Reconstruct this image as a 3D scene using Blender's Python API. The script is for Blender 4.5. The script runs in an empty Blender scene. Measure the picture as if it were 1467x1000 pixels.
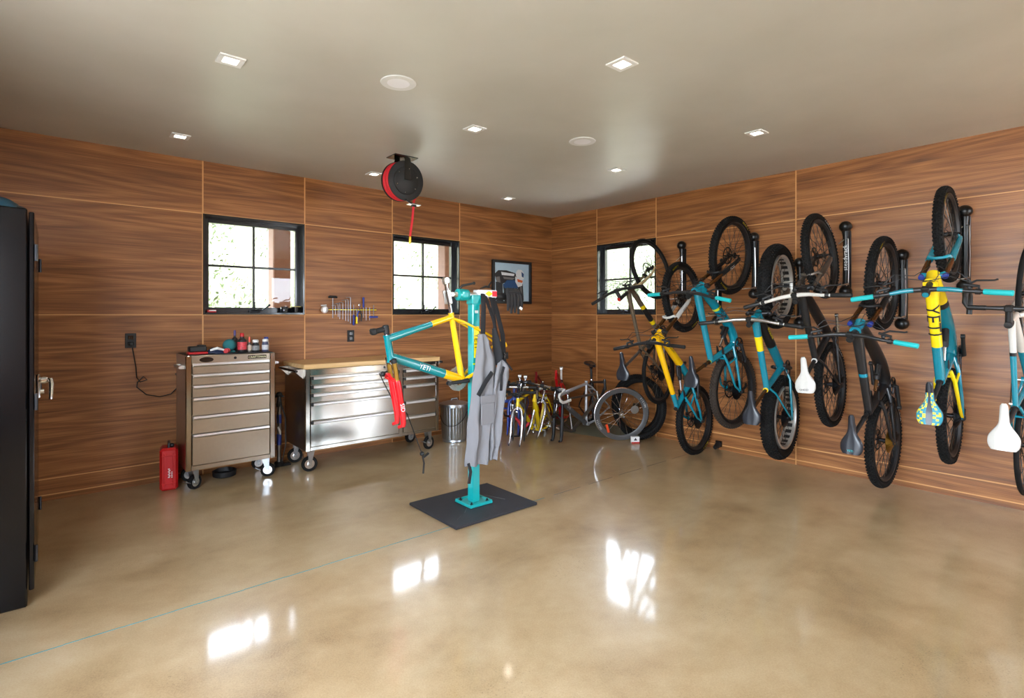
import bpy, math, random
from mathutils import Vector, Matrix
from math import sin, cos, pi, radians, sqrt
random.seed(7)
S = bpy.context.scene
C = S.collection
V = Vector

# ------------------------------------------------------------ materials
def lin(c):
    c = c / 255.0
    return c / 12.92 if c <= 0.04045 else ((c + 0.055) / 1.055) ** 2.4
def L3(c): return (lin(c[0]), lin(c[1]), lin(c[2]), 1.0)
MATS = {}
def mat(name, col=(128, 128, 128), rough=0.5, metal=0.0, coat=0.0, spec=0.5, emit=None, es=0.0, vary=0.06, nscale=40.0, bump=0.0, trans=0.0):
    if name in MATS: return MATS[name]
    m = bpy.data.materials.new(name); m.use_nodes = True
    nt = m.node_tree; b = nt.nodes['Principled BSDF']
    b.inputs['Roughness'].default_value = rough
    b.inputs['Metallic'].default_value = metal
    b.inputs['Coat Weight'].default_value = coat
    b.inputs['Coat Roughness'].default_value = 0.08
    b.inputs['Specular IOR Level'].default_value = spec
    tc = nt.nodes.new('ShaderNodeTexCoord'); no = nt.nodes.new('ShaderNodeTexNoise')
    no.inputs['Scale'].default_value = nscale; no.inputs['Detail'].default_value = 3
    nt.links.new(tc.outputs['Object'], no.inputs['Vector'])
    mx = nt.nodes.new('ShaderNodeMix'); mx.data_type = 'RGBA'
    c = L3(col)
    mx.inputs['A'].default_value = (c[0] * (1 - vary), c[1] * (1 - vary), c[2] * (1 - vary), 1)
    mx.inputs['B'].default_value = (min(1, c[0] * (1 + vary)), min(1, c[1] * (1 + vary)), min(1, c[2] * (1 + vary)), 1)
    nt.links.new(no.outputs['Fac'], mx.inputs['Factor'])
    nt.links.new(mx.outputs['Result'], b.inputs['Base Color'])
    if bump:
        bp = nt.nodes.new('ShaderNodeBump'); bp.inputs['Strength'].default_value = bump; bp.inputs['Distance'].default_value = 0.002
        nt.links.new(no.outputs['Fac'], bp.inputs['Height']); nt.links.new(bp.outputs['Normal'], b.inputs['Normal'])
    if emit:
        b.inputs['Emission Color'].default_value = L3(emit); b.inputs['Emission Strength'].default_value = es
    if trans: b.inputs['Transmission Weight'].default_value = trans
    MATS[name] = m
    return m

def nodes(m):
    nt = m.node_tree
    def N(t, **k):
        n = nt.nodes.new(t)
        for a, v in k.items(): setattr(n, a, v)
        return n
    def Lk(a, b): nt.links.new(a, b)
    def MA(op, a, b=None, c=None):
        n = nt.nodes.new('ShaderNodeMath'); n.operation = op
        for i, x in enumerate((a, b, c)):
            if x is None: continue
            if isinstance(x, (int, float)): n.inputs[i].default_value = x
            else: nt.links.new(x, n.inputs[i])
        return n.outputs[0]
    def RAMP(fac, stops):
        n = nt.nodes.new('ShaderNodeValToRGB'); e = n.color_ramp.elements
        while len(e) > 1: e.remove(e[-1])
        e[0].position = stops[0][0]; e[0].color = L3(stops[0][1])
        for p, c in stops[1:]:
            q = e.new(p); q.color = L3(c)
        nt.links.new(fac, n.inputs['Fac'])
        return n.outputs['Color']
    return nt, N, Lk, MA, RAMP

def wood_mat(name, cols, rough=0.42, ringk=12.0):
    m = mat(name, cols[1], rough)
    nt, N, Lk, MA, RAMP = nodes(m); b = nt.nodes['Principled BSDF']
    uv = N('ShaderNodeUVMap'); sx = N('ShaderNodeSeparateXYZ'); Lk(uv.outputs[0], sx.inputs[0])
    u, v = sx.outputs[0], sx.outputs[1]
    pp = MA('PINGPONG', v, 0.235)
    leaf = MA('FLOOR', MA('DIVIDE', v, 0.235))
    cv = N('ShaderNodeCombineXYZ'); Lk(MA('MULTIPLY', u, 0.34), cv.inputs[0]); Lk(MA('MULTIPLY', pp, 5.2), cv.inputs[1]); Lk(MA('MULTIPLY', MA('FLOOR', MA('DIVIDE', leaf, 2.0)), 0.13), cv.inputs[2])
    n1 = N('ShaderNodeTexNoise'); n1.inputs['Scale'].default_value = 1.0; n1.inputs['Detail'].default_value = 1.2; n1.inputs['Roughness'].default_value = 0.35
    Lk(cv.outputs[0], n1.inputs['Vector'])
    ring = MA('PINGPONG', MA('MULTIPLY', n1.outputs['Fac'], ringk), 0.5)
    cv2 = N('ShaderNodeCombineXYZ'); Lk(MA('MULTIPLY', u, 2.5), cv2.inputs[0]); Lk(MA('MULTIPLY', v, 200.0), cv2.inputs[1])
    n2 = N('ShaderNodeTexNoise'); n2.inputs['Scale'].default_value = 1.0; n2.inputs['Detail'].default_value = 3
    Lk(cv2.outputs[0], n2.inputs['Vector'])
    cv3 = N('ShaderNodeCombineXYZ'); Lk(MA('MULTIPLY', u, 0.22), cv3.inputs[0]); Lk(MA('MULTIPLY', v, 16.0), cv3.inputs[1])
    n3 = N('ShaderNodeTexNoise'); n3.inputs['Scale'].default_value = 1.0; n3.inputs['Detail'].default_value = 3
    Lk(cv3.outputs[0], n3.inputs['Vector'])
    f = MA('ADD', MA('ADD', MA('MULTIPLY', ring, 0.30), MA('MULTIPLY', n2.outputs['Fac'], 0.52)), MA('MULTIPLY', n3.outputs['Fac'], 0.42))
    col = RAMP(f, [(0.28, cols[0]), (0.52, cols[1]), (0.78, cols[2])])
    Lk(col, b.inputs['Base Color'])
    r = MA('ADD', MA('MULTIPLY', n2.outputs['Fac'], 0.12), rough - 0.06); Lk(r, b.inputs['Roughness'])
    bp = N('ShaderNodeBump'); bp.inputs['Strength'].default_value = 0.08; bp.inputs['Distance'].default_value = 0.001
    Lk(n2.outputs['Fac'], bp.inputs['Height']); Lk(bp.outputs['Normal'], b.inputs['Normal'])
    return m

WALNUT = wood_mat('walnut_veneer', [(86, 50, 22), (140, 88, 46), (190, 128, 74)])
BUTCHER = wood_mat('butcher_block', [(186, 143, 88), (214, 174, 118), (232, 198, 146)], 0.35, 6.0)
EDGE = mat('pale_edge_banding', (214, 158, 98), 0.5)

def floor_mat():
    m = mat('polished_concrete', (150, 125, 90), 0.2)
    nt, N, Lk, MA, RAMP = nodes(m); b = nt.nodes['Principled BSDF']
    tc = N('ShaderNodeTexCoord')
    def noise(scale, det, ro=0.5, off=0.0, sc=(1, 1, 1), dist=0.0):
        mp = N('ShaderNodeMapping'); mp.inputs['Scale'].default_value = sc; mp.inputs['Location'].default_value = (off, off * 1.7, 0)
        mp.inputs['Rotation'].default_value = (0, 0, 0.5)
        n = N('ShaderNodeTexNoise'); n.inputs['Scale'].default_value = scale; n.inputs['Detail'].default_value = det; n.inputs['Roughness'].default_value = ro
        n.inputs['Distortion'].default_value = dist
        Lk(tc.outputs['Object'], mp.inputs['Vector']); Lk(mp.outputs[0], n.inputs['Vector']); return n.outputs['Fac']
    big = noise(0.9, 6, 0.6, 3.0, (1, 1.6, 1), 0.6); mid = noise(4.0, 6, 0.65, 9.0); fine = noise(150.0, 3)
    f = MA('ADD', MA('ADD', MA('MULTIPLY', big, 0.50), MA('MULTIPLY', mid, 0.34)), MA('MULTIPLY', fine, 0.24))
    col = RAMP(f, [(0.36, (128, 102, 70)), (0.50, (163, 138, 101)), (0.60, (177, 154, 118)), (0.74, (190, 171, 139))])
    # exposed dark aggregate specks in patches
    vo = N('ShaderNodeTexVoronoi'); vo.inputs['Scale'].default_value = 70.0; Lk(tc.outputs['Object'], vo.inputs['Vector'])
    patch = noise(1.7, 3, 0.5, 21.0)
    spk = MA('MULTIPLY', MA('LESS_THAN', vo.outputs['Distance'], 0.2), MA('GREATER_THAN', patch, 0.62))
    mx = N('ShaderNodeMix', data_type='RGBA'); Lk(MA('MULTIPLY', spk, 0.32), mx.inputs['Factor']); Lk(col, mx.inputs['A']); mx.inputs['B'].default_value = L3((70, 52, 36))
    Lk(mx.outputs['Result'], b.inputs['Base Color'])
    Lk(MA('ADD', MA('MULTIPLY', mid, 0.2), 0.24), b.inputs['Roughness'])
    b.inputs['Specular IOR Level'].default_value = 0.5; b.inputs['Coat Weight'].default_value = 0.7
    Lk(MA('ADD', MA('MULTIPLY', mid, 0.10), 0.035), b.inputs['Coat Roughness'])
    bp = N('ShaderNodeBump'); bp.inputs['Strength'].default_value = 0.05; bp.inputs['Distance'].default_value = 0.004
    Lk(mid, bp.inputs['Height']); Lk(bp.outputs['Normal'], b.inputs['Normal'])
    return m
FLOOR = floor_mat()

def plaster():
    m = mat('satin_plaster_ceiling', (196, 184, 164), 0.4, spec=0.5)
    nt, N, Lk, MA, RAMP = nodes(m); b = nt.nodes['Principled BSDF']
    tc = N('ShaderNodeTexCoord')
    n = N('ShaderNodeTexNoise'); n.inputs['Scale'].default_value = 1.6; n.inputs['Detail'].default_value = 5
    Lk(tc.outputs['Object'], n.inputs['Vector'])
    Lk(RAMP(n.outputs['Fac'], [(0.3, (188, 185, 174)), (0.7, (198, 195, 185))]), b.inputs['Base Color'])
    n2 = N('ShaderNodeTexNoise'); n2.inputs['Scale'].default_value = 2.4; n2.inputs['Detail'].default_value = 2; n2.inputs['Distortion'].default_value = 1.2
    Lk(tc.outputs['Object'], n2.inputs['Vector'])
    bp = N('ShaderNodeBump'); bp.inputs['Strength'].default_value = 0.25; bp.inputs['Distance'].default_value = 0.01
    Lk(n2.outputs['Fac'], bp.inputs['Height']); Lk(bp.outputs['Normal'], b.inputs['Normal'])
    b.inputs['Roughness'].default_value = 0.36
    return m
CEIL = plaster()

def steel(name, col, rough, axis):
    m = mat(name, col, rough, 1.0)
    nt, N, Lk, MA, RAMP = nodes(m); b = nt.nodes['Principled BSDF']
    tc = N('ShaderNodeTexCoord'); mp = N('ShaderNodeMapping'); mp.inputs['Scale'].default_value = axis
    n = N('ShaderNodeTexNoise'); n.inputs['Scale'].default_value = 1.0; n.inputs['Detail'].default_value = 3
    Lk(tc.outputs['Object'], mp.inputs['Vector']); Lk(mp.outputs[0], n.inputs['Vector'])
    Lk(MA('ADD', MA('MULTIPLY', n.outputs['Fac'], 0.02), rough - 0.01), b.inputs['Roughness'])
    return m
STEEL = steel('brushed_stainless', (174, 171, 164), 0.14, (3, 3, 90))
STEEL2 = steel('brushed_stainless_warm', (172, 163, 148), 0.28, (3, 3, 80))
GALV = steel('galvanised_steel', (176, 182, 188), 0.34, (30, 30, 30))
ALU = mat('satin_aluminium', (214, 214, 214), 0.3, 1.0)
CHROME = mat('chrome', (220, 220, 222), 0.12, 1.0)
DARKM = mat('dark_metal', (52, 52, 54), 0.35, 0.9)
BLACKG = mat('gloss_black', (14, 14, 15), 0.18, coat=0.5)
RACKB = mat('rack_black', (13, 13, 14), 0.34)
BLACKM = mat('satin_black', (22, 22, 23), 0.5)
CABBLK = mat('cabinet_black', (9, 9, 11), 0.16, spec=0.35)
WINBLK = mat('window_black', (20, 21, 24), 0.25, coat=0.4)
RUBBER = mat('tire_rubber', (19, 18, 17), 0.8, spec=0.25, bump=0.3, nscale=120)
RUBBERG = mat('dusty_tire_rubber', (50, 40, 31), 0.85, vary=0.3, nscale=60)
RUBMAT = mat('rubber_mat', (37, 38, 43), 0.6, vary=0.25, nscale=14, bump=0.2)
CARBON = mat('matt_carbon', (26, 26, 28), 0.42, coat=0.2)
TOOLM = mat('tool_steel', (150, 150, 152), 0.45, 0.8)
SATIN = mat('satin_rim', (186, 182, 174), 0.35, 0.6)
SPOKE = mat('spoke_steel', (74, 68, 62), 0.35, 0.7)
TEAL = mat('gloss_teal', (8, 128, 148), 0.25, coat=0.8)
TEAL2 = mat('deep_teal', (4, 124, 130), 0.22, coat=0.8)
TEALST = mat('stand_teal', (10, 158, 158), 0.3, coat=0.5)
GRIPT = mat('teal_grip_rubber', (18, 176, 178), 0.6)
YEL = mat('yellow_paint', (242, 186, 10), 0.25, coat=0.7)
YEL2 = mat('lemon_paint', (246, 214, 20), 0.25, coat=0.7)
RED = mat('red_paint', (206, 16, 26), 0.28, coat=0.6)
REDP = mat('red_plastic', (186, 18, 22), 0.42)
HOSE = mat('red_rubber_hose', (214, 34, 48), 0.5)
SILVP = mat('silver_paint', (190, 190, 194), 0.28, 0.45, coat=0.4)
WHITE = mat('white_paint', (204, 201, 194), 0.3, coat=0.5)
WHITEP = mat('white_plastic', (226, 226, 224), 0.5)
GREY = mat('grey_fabric', (122, 121, 124), 0.9, bump=0.5, nscale=300)
BROWN = mat('bronze_coat', (108, 70, 36), 0.25, 0.7)
OLIVE = mat('olive_brown_paint', (92, 78, 62), 0.35, coat=0.4)
TAN = mat('tan_paint', (186, 164, 124), 0.4)
GOLD = mat('gold_anodised', (176, 138, 62), 0.3, 0.9)
BRASS = mat('brass', (214, 168, 60), 0.25, 1.0)
BLUE = mat('blue_plastic', (28, 52, 140), 0.4)
BLUEP = mat('blue_paint', (24, 62, 160), 0.3, coat=0.5)
ORANGE = mat('orange_reflector', (226, 76, 34), 0.3)
SILVER = mat('polished_silver', (206, 206, 208), 0.16, 1.0)
TITAN = mat('titanium_grey', (128, 122, 116), 0.32, 0.85)
GREYP = mat('grey_paint', (78, 77, 77), 0.35)
WEB = mat('black_webbing', (26, 26, 29), 0.85)
NAVY = mat('navy_fabric', (14, 30, 62), 0.6)
GREEN = mat('lime_decal', (200, 214, 30), 0.4)
DKTEAL = mat('dark_teal_fabric', (10, 60, 78), 0.6)
SADDLE = mat('black_saddle', (24, 26, 34), 0.38, coat=0.2)
LEDM = mat('downlight_diffuser', (255, 255, 255), 0.5, emit=(255, 246, 228), es=3.0)
CYAN = mat('cyan_chalk', (56, 134, 138), 0.7)
BARK = mat('cedar_timber', (112, 84, 68), 0.8, vary=0.2, nscale=18)
SOFFIT = mat('soffit_boards', (150, 130, 104), 0.7)
BOUNCE = mat('bounce_ground', (196, 192, 184), 0.85, vary=0.08, nscale=3)  # unseen pale ground, added to bounce daylight up to ceiling and walls
EARTH = mat('pale_ground', (110, 108, 86), 0.9, vary=0.2, nscale=2)
LEAF = mat('pale_foliage', (74, 84, 50), 0.8, vary=0.5, nscale=6)
def glass():
    m = bpy.data.materials.new('window_glass'); m.use_nodes = True
    nt, N, Lk, MA, RAMP = nodes(m)
    for n in list(nt.nodes): nt.nodes.remove(n)
    o = N('ShaderNodeOutputMaterial'); t = N('ShaderNodeBsdfTransparent'); g = N('ShaderNodeBsdfGlossy'); mx = N('ShaderNodeMixShader'); fr = N('ShaderNodeFresnel')
    t.inputs['Color'].default_value = (0.97, 0.98, 0.98, 1)
    g.inputs['Roughness'].default_value = 0.01; fr.inputs['IOR'].default_value = 1.35
    Lk(fr.outputs[0], mx.inputs[0]); Lk(t.outputs[0], mx.inputs[1]); Lk(g.outputs[0], mx.inputs[2]); Lk(mx.outputs[0], o.inputs[0])
    return m
GLASS = glass()

# ------------------------------------------------------------ mesh builder
def frame_of(d):
    d = V(d).normalized()
    a = V((0, 0, 1)) if abs(d.z) < 0.9 else V((1, 0, 0))
    x = a.cross(d).normalized(); y = d.cross(x)
    return x, y, d
_txt = {}
class MB:
    def __init__(s): s.v = []; s.f = []; s.m = []; s.s = []; s.uv = None
    def add(s, vs, fs, m=0, sm=False):
        o = len(s.v); s.v += [tuple(p) for p in vs]
        for f in fs: s.f.append(tuple(i + o for i in f)); s.m.append(m); s.s.append(sm)
    def box(s, c, d, m=0, R=None, bev=0.0):
        x, y, z = d[0] / 2, d[1] / 2, d[2] / 2
        c = V(c); b = min(bev, x * .9, y * .9, z * .9)
        if b <= 0:
            vs = [V((i * x, j * y, k * z)) for i in (-1, 1) for j in (-1, 1) for k in (-1, 1)]
            fs = [(0, 1, 3, 2), (4, 6, 7, 5), (0, 4, 5, 1), (2, 3, 7, 6), (0, 2, 6, 4), (1, 5, 7, 3)]
        else:
            vs = []; idx = {}
            for i in (-1, 1):
                for j in (-1, 1):
                    for k in (-1, 1):
                        for a in range(3):
                            p = [i * x, j * y, k * z]
                            for q in range(3):
                                if q != a: p[q] -= (i, j, k)[q] * b
                            idx[(i, j, k, a)] = len(vs); vs.append(V(p))
            fs = []
            for a in range(3):
                o1, o2 = [q for q in range(3) if q != a]
                for sg in (-1, 1):
                    t = []
                    for (p, q) in ((-1, -1), (1, -1), (1, 1), (-1, 1)):
                        k = [0, 0, 0]; k[a] = sg; k[o1] = p; k[o2] = q; t.append(idx[(k[0], k[1], k[2], a)])
                    if (sg > 0) == (a == 1): t.reverse()
                    fs.append(tuple(t))
            for a in range(3):
                o1, o2 = [q for q in range(3) if q != a]
                for p in (-1, 1):
                    for q in (-1, 1):
                        k0 = [0, 0, 0]; k1 = [0, 0, 0]; k0[a] = -1; k1[a] = 1
                        k0[o1] = k1[o1] = p; k0[o2] = k1[o2] = q
                        fs.append((idx[(*k0, o1)], idx[(*k1, o1)], idx[(*k1, o2)], idx[(*k0, o2)]))
            for i in (-1, 1):
                for j in (-1, 1):
                    for k in (-1, 1): fs.append((idx[(i, j, k, 0)], idx[(i, j, k, 1)], idx[(i, j, k, 2)]))
        if R is not None: vs = [R @ p for p in vs]
        s.add([p + c for p in vs], fs, m, b > 0)
        return s
    def tube(s, pts, r, n=8, m=0, cap=True, asp=1.0, up=None, sm=True):
        pts = [V(p) for p in pts]; k = len(pts)
        if not isinstance(r, (list, tuple)): r = [r] * k
        if len(r) != k: r = [r[0] + (r[-1] - r[0]) * i / (k - 1) for i in range(k)] if len(r) == 2 else r
        px = None; rings = []
        for i in range(k):
            d = (pts[min(i + 1, k - 1)] - pts[max(i - 1, 0)])
            if d.length < 1e-9: d = V((0, 0, 1))
            d.normalize()
            if px is None:
                if up is not None:
                    px = V(up) - V(up).dot(d) * d; px.normalize()
                else: px = frame_of(d)[0]
            else:
                px = px - px.dot(d) * d
                if px.length < 1e-6: px = frame_of(d)[0]
                px.normalize()
            py = d.cross(px)
            rings.append([pts[i] + px * (cos(2 * pi * j / n) * r[i]) + py * (sin(2 * pi * j / n) * r[i] * asp) for j in range(n)])
        vs = [p for g in rings for p in g]; fs = []
        for i in range(k - 1):
            for j in range(n): fs.append((i * n + j, i * n + (j + 1) % n, (i + 1) * n + (j + 1) % n, (i + 1) * n + j))
        if cap:
            fs.append(tuple(reversed(range(n)))); fs.append(tuple((k - 1) * n + j for j in range(n)))
        s.add(vs, fs, m, sm)
        return s
    def lathe(s, prof, o=(0, 0, 0), ax=(0, 0, 1), n=24, m=0, sm=True, close=False, fn=None):
        x, y, z = frame_of(ax); o = V(o); vs = []; fs = []
        for (r, h) in prof:
            for j in range(n):
                a = 2 * pi * j / n; rr = r if fn is None else fn(r, h, a)
                vs.append(o + x * (cos(a) * rr) + y * (sin(a) * rr) + z * h)
        k = len(prof)
        for i in range(k - 1 if not close else k):
            for j in range(n): fs.append((i * n + j, i * n + (j + 1) % n, ((i + 1) % k) * n + (j + 1) % n, ((i + 1) % k) * n + j))
        if not close:
            if prof[0][0] > 1e-5: fs.append(tuple(reversed(range(n))))
            if prof[-1][0] > 1e-5: fs.append(tuple((k - 1) * n + j for j in range(n)))
        s.add(vs, fs, m, sm)
        return s
    def torus(s, c, ax, R, r, n=48, k=10, m=0, h=1.0):
        return s.lathe([(R + r * cos(2 * pi * i / k), r * h * sin(2 * pi * i / k)) for i in range(k)], c, ax, n, m, True, True)
    def ball(s, c, r, m=0, n=14, sc=(1, 1, 1)):
        vs = []; k = n // 2
        base = len(s.v)
        s.lathe([(max(1e-4, r * sin(pi * i / k)), -r * cos(pi * i / k)) for i in range(k + 1)], (0, 0, 0), (0, 0, 1), n, m)
        for i in range(base, len(s.v)):
            p = s.v[i]; s.v[i] = (p[0] * sc[0] + c[0], p[1] * sc[1] + c[1], p[2] * sc[2] + c[2])
        return s
    def prism(s, poly, o, u, v, t, m=0, sm=False):
        o = V(o); u = V(u); v = V(v); w = u.cross(v).normalized() * t; n = len(poly)
        a = [o + u * p[0] + v * p[1] for p in poly]
        vs = a + [p + w for p in a]
        fs = [tuple(reversed(range(n))), tuple(range(n, 2 * n))] + [(i, (i + 1) % n, n + (i + 1) % n, n + i) for i in range(n)]
        s.add(vs, fs, m, sm); return s
    def grid(s, fn, nu, nv, m=0, sm=True):
        vs = [fn(i / nu, j / nv) for j in range(nv + 1) for i in range(nu + 1)]
        fs = [(j * (nu + 1) + i, j * (nu + 1) + i + 1, (j + 1) * (nu + 1) + i + 1, (j + 1) * (nu + 1) + i) for j in range(nv) for i in range(nu)]
        s.add(vs, fs, m, sm); return s
    def text(s, t, size, o, u, v, m=0, depth=0.0006, center=True, place=None):
        key = t
        if key not in _txt:
            cu = bpy.data.curves.new('t', 'FONT'); cu.body = t; cu.size = 1.0; cu.extrude = 0.0; cu.resolution_u = 2
            ob = bpy.data.objects.new('t', cu); C.objects.link(ob)
            dg = bpy.context.evaluated_depsgraph_get(); dg.update()
            me = ob.evaluated_get(dg).to_mesh()
            vs = [tuple(p.co) for p in me.vertices]; fs = [tuple(p.vertices) for p in me.polygons]
            ob.evaluated_get(dg).to_mesh_clear()
            bpy.data.objects.remove(ob); bpy.data.curves.remove(cu)
            xs = [p[0] for p in vs] or [0]; _txt[key] = (vs, fs, min(xs), max(xs))
        vs, fs, a, b = _txt[key]
        o = V(o); u = V(u).normalized(); v = V(v).normalized(); w = u.cross(v); c = (a + b) / 2 if center else a
        if place:
            vs = [list(p) for p in vs]; tri = [(f[0], f[i], f[i + 1]) for f in fs for i in range(1, len(f) - 1)]; fs = []
            while tri:
                t3 = tri.pop(); e = max(range(3), key=lambda k: (vs[t3[k]][0] - vs[t3[(k + 1) % 3]][0]) ** 2 + (vs[t3[k]][1] - vs[t3[(k + 1) % 3]][1]) ** 2)
                p, q, r3 = t3[e], t3[(e + 1) % 3], t3[(e + 2) % 3]
                if (vs[p][0] - vs[q][0]) ** 2 + (vs[p][1] - vs[q][1]) ** 2 > .03: vs.append([(vs[p][0] + vs[q][0]) / 2, (vs[p][1] + vs[q][1]) / 2]); k = len(vs) - 1; tri += [(p, k, r3), (k, q, r3)]
                else: fs.append(t3)
            P = [place((p[0] - c) * size, (p[1] - 0.35) * size) for p in vs]
        else: P = [o + u * ((p[0] - c) * size) + v * ((p[1] - 0.35) * size) + w * depth for p in vs]
        s.add(P, fs, m, False); return s
    def build(s, name, mats, parent=None, mtx=None, uv=None):
        me = bpy.data.meshes.new(name); me.from_pydata(s.v, [], s.f)
        if not isinstance(mats, (list, tuple)): mats = [mats]
        for q in mats: me.materials.append(q)
        me.polygons.foreach_set('material_index', s.m); me.polygons.foreach_set('use_smooth', s.s)
        if uv:
            l = me.uv_layers.new(name='UVMap')
            for p in me.polygons:
                nrm = p.normal
                for li in p.loop_indices:
                    l.data[li].uv = uv(V(me.vertices[me.loops[li].vertex_index].co), nrm, p.index)
        if any(s.s): me.set_sharp_from_angle(angle=radians(38))
        me.update()
        o = bpy.data.objects.new(name, me); C.objects.link(o)
        if mtx is not None: o.matrix_local = mtx
        if parent is not None: o.parent = parent
        return o

def thing(name, label, cat, loc=(0, 0, 0), rot=None, group=None, M=None):
    o = bpy.data.objects.new(name, None); C.objects.link(o); o.empty_display_size = 0.05
    if M is not None: o.matrix_world = M
    else:
        o.location = loc
        if rot is not None: o.rotation_euler = rot if isinstance(rot, tuple) else (0, 0, rot)
    o['label'] = label; o['category'] = cat
    if group: o['group'] = group
    return o
def tag(o, label, cat, group=None, kind=None):
    o['label'] = label
    if cat: o['category'] = cat
    if group: o['group'] = group
    if kind: o['kind'] = kind
    return o
def struct(o):
    o['kind'] = 'structure'; return o
def lab(o, t): o['label'] = t; return o
def copy_tree(o, parent=None):
    c = o.copy(); C.objects.link(c); c.parent = parent
    for ch in list(o.children): copy_tree(ch, c)
    return c
def Mrc(R, t): return Matrix.Translation(V(t)) @ R.to_4x4()
def rotm(ax, a): return Matrix.Rotation(a, 3, V(ax))

DOWNLIGHT = 1.5
SUN = 13.0
SKY = 9.0
EXPO = 1.4
# ============================================================ room shell
DX, DY, CH = 5.27, 5.34, 2.75
X0, Y0 = -0.78, -2.6
WT = 0.16
def wall(name, axis, pos, out, lo, hi, seams, holes, zs=(0.0, 0.045, 0.165, 1.4, 2.29, CH)):
    """panels in a grid; axis 'x': wall runs along X at Y=pos, outwards direction out"""
    mb = MB(); us = sorted(set([lo] + list(seams) + [hi]))
    offs = {}; gap = 0.0
    def P(u, z, d): return V((u, pos + out * d, z)) if axis == 'x' else V((pos + out * d, u, z))
    for i in range(len(us) - 1):
        for j in range(len(zs) - 1):
            u0, u1, z0, z1 = us[i], us[i + 1], zs[j], zs[j + 1]
            uc, zc = (u0 + u1) / 2, (z0 + z1) / 2
            if any(h[0] < uc < h[1] and h[2] < zc < h[3] for h in holes): continue
            a, b = P(u0, z0, 0), P(u1, z1, WT)
            c = (a + b) / 2; d = b - a
            mb.box(c, (abs(d.x), abs(d.y), abs(d.z)), 0)
            for q in range(6): offs[len(mb.f) - 1 - q] = (i * 3.7 + 0.31 * j, j * 1.93 + i * 0.235)
    # thin pale edge banding on the panel joints, standing 1 mm proud
    t = 0.0055
    for u in us[1:-1]:
        for j in range(len(zs) - 1):
            z0, z1 = zs[j], zs[j + 1]
            L_, R_ = u - .05, u + .05; zc = (z0 + z1) / 2
            inh = lambda q: any(h[0] < q < h[1] and h[2] < zc < h[3] for h in holes)
            if inh(L_) and inh(R_): continue
            c = P(u, zc, -0.0006)
            mb.box(c, (t * 2 if axis == 'x' else 0.002, 0.002 if axis == 'x' else t * 2, z1 - z0), 1)
    for z in zs[1:-1]:
        for i in range(len(us) - 1):
            uc = (us[i] + us[i + 1]) / 2
            dn = any(h[0] < uc < h[1] and h[2] < z - .02 < h[3] for h in holes); upp = any(h[0] < uc < h[1] and h[2] < z + .02 < h[3] for h in holes)
            if dn and upp: continue
            w = us[i + 1] - us[i]; c = P(uc, z, -0.0006)
            mb.box(c, (w if axis == 'x' else 0.002, 0.002 if axis == 'x' else w, t * 1.6), 1)
    def uv(co, n, pi_):
        o = offs.get(pi_, (0, 0)); u = co.x if axis == 'x' else co.y
        if abs(n.z) > .5: return (u + o[0], co.y + co.x)
        return (u + o[0], co.z + o[1])
    return struct(mb.build(name, [WALNUT, EDGE], uv=uv))
W1 = (0.985, 1.868, 1.4, 2.29); W2 = (2.818, 3.715, 1.4, 2.29); W3 = (3.632, 4.52, 1.4, 2.27 + .02)
wall('wall_back', 'x', DY, 1, X0 - WT, DX + WT, [W1[0], W1[1], W2[0], W2[1]], [W1, W2])
W4 = (-2.35, -1.4, 0.0, 2.29)
wall('wall_right', 'y', DX, 1, Y0, DY - 0.001, [4.52, 3.632, 2.1, -1.4, -2.35], [(3.632, 4.52, 1.4, 2.29), W4])
GD = (-1.9, 2.6, 0.8, 2.29)
wall('wall_left', 'y', X0, -1, Y0, DY - 0.001, [GD[0], GD[1]], [GD], (0.0, 0.045, 0.165, 0.8, 2.29, CH))
# front wall behind the camera with an added opening that brightens the right wall
FW = (3.95, 5.1, 1.0, 2.29)
mb = MB()
for (a, b, c, d) in ((X0 - WT, FW[0], 0, CH), (FW[1], DX + WT, 0, CH), (FW[0], FW[1], FW[3], CH), (FW[0], FW[1], 0, FW[2])):
    mb.box(((a + b) / 2, Y0 - WT / 2, (c + d) / 2), (b - a, WT, d - c))
struct(mb.build('wall_front', WALNUT, uv=lambda co, n, i: (co.x, co.z)))
mb = MB(); mb.box(((X0 + DX) / 2, (Y0 + DY) / 2, -0.1), (DX - X0 + 2 * WT, DY - Y0 + 2 * WT, 0.2)); struct(mb.build('floor', FLOOR))
mb = MB(); mb.box(((X0 + DX) / 2, (Y0 + DY) / 2, CH + 0.1), (DX - X0 + 2 * WT, DY - Y0 + 2 * WT, 0.2)); struct(mb.build('ceiling', CEIL))
# saw-cut joint with cyan chalk
mb = MB()
for i in range(60):
    if i > 30 and i % 4 == 0: continue
    xa = X0 + i * (DX - X0) / 60; w = 0.0045 if i < 30 else 0.0035
    mb.box((xa + 0.05, 2.965 + 0.002 * sin(i * 1.7), 0.0006), (0.1015, w, 0.0012), 0 if i < 36 else 1)
struct(mb.build('floor_joint_line', [CYAN, GREYP]))

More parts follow.
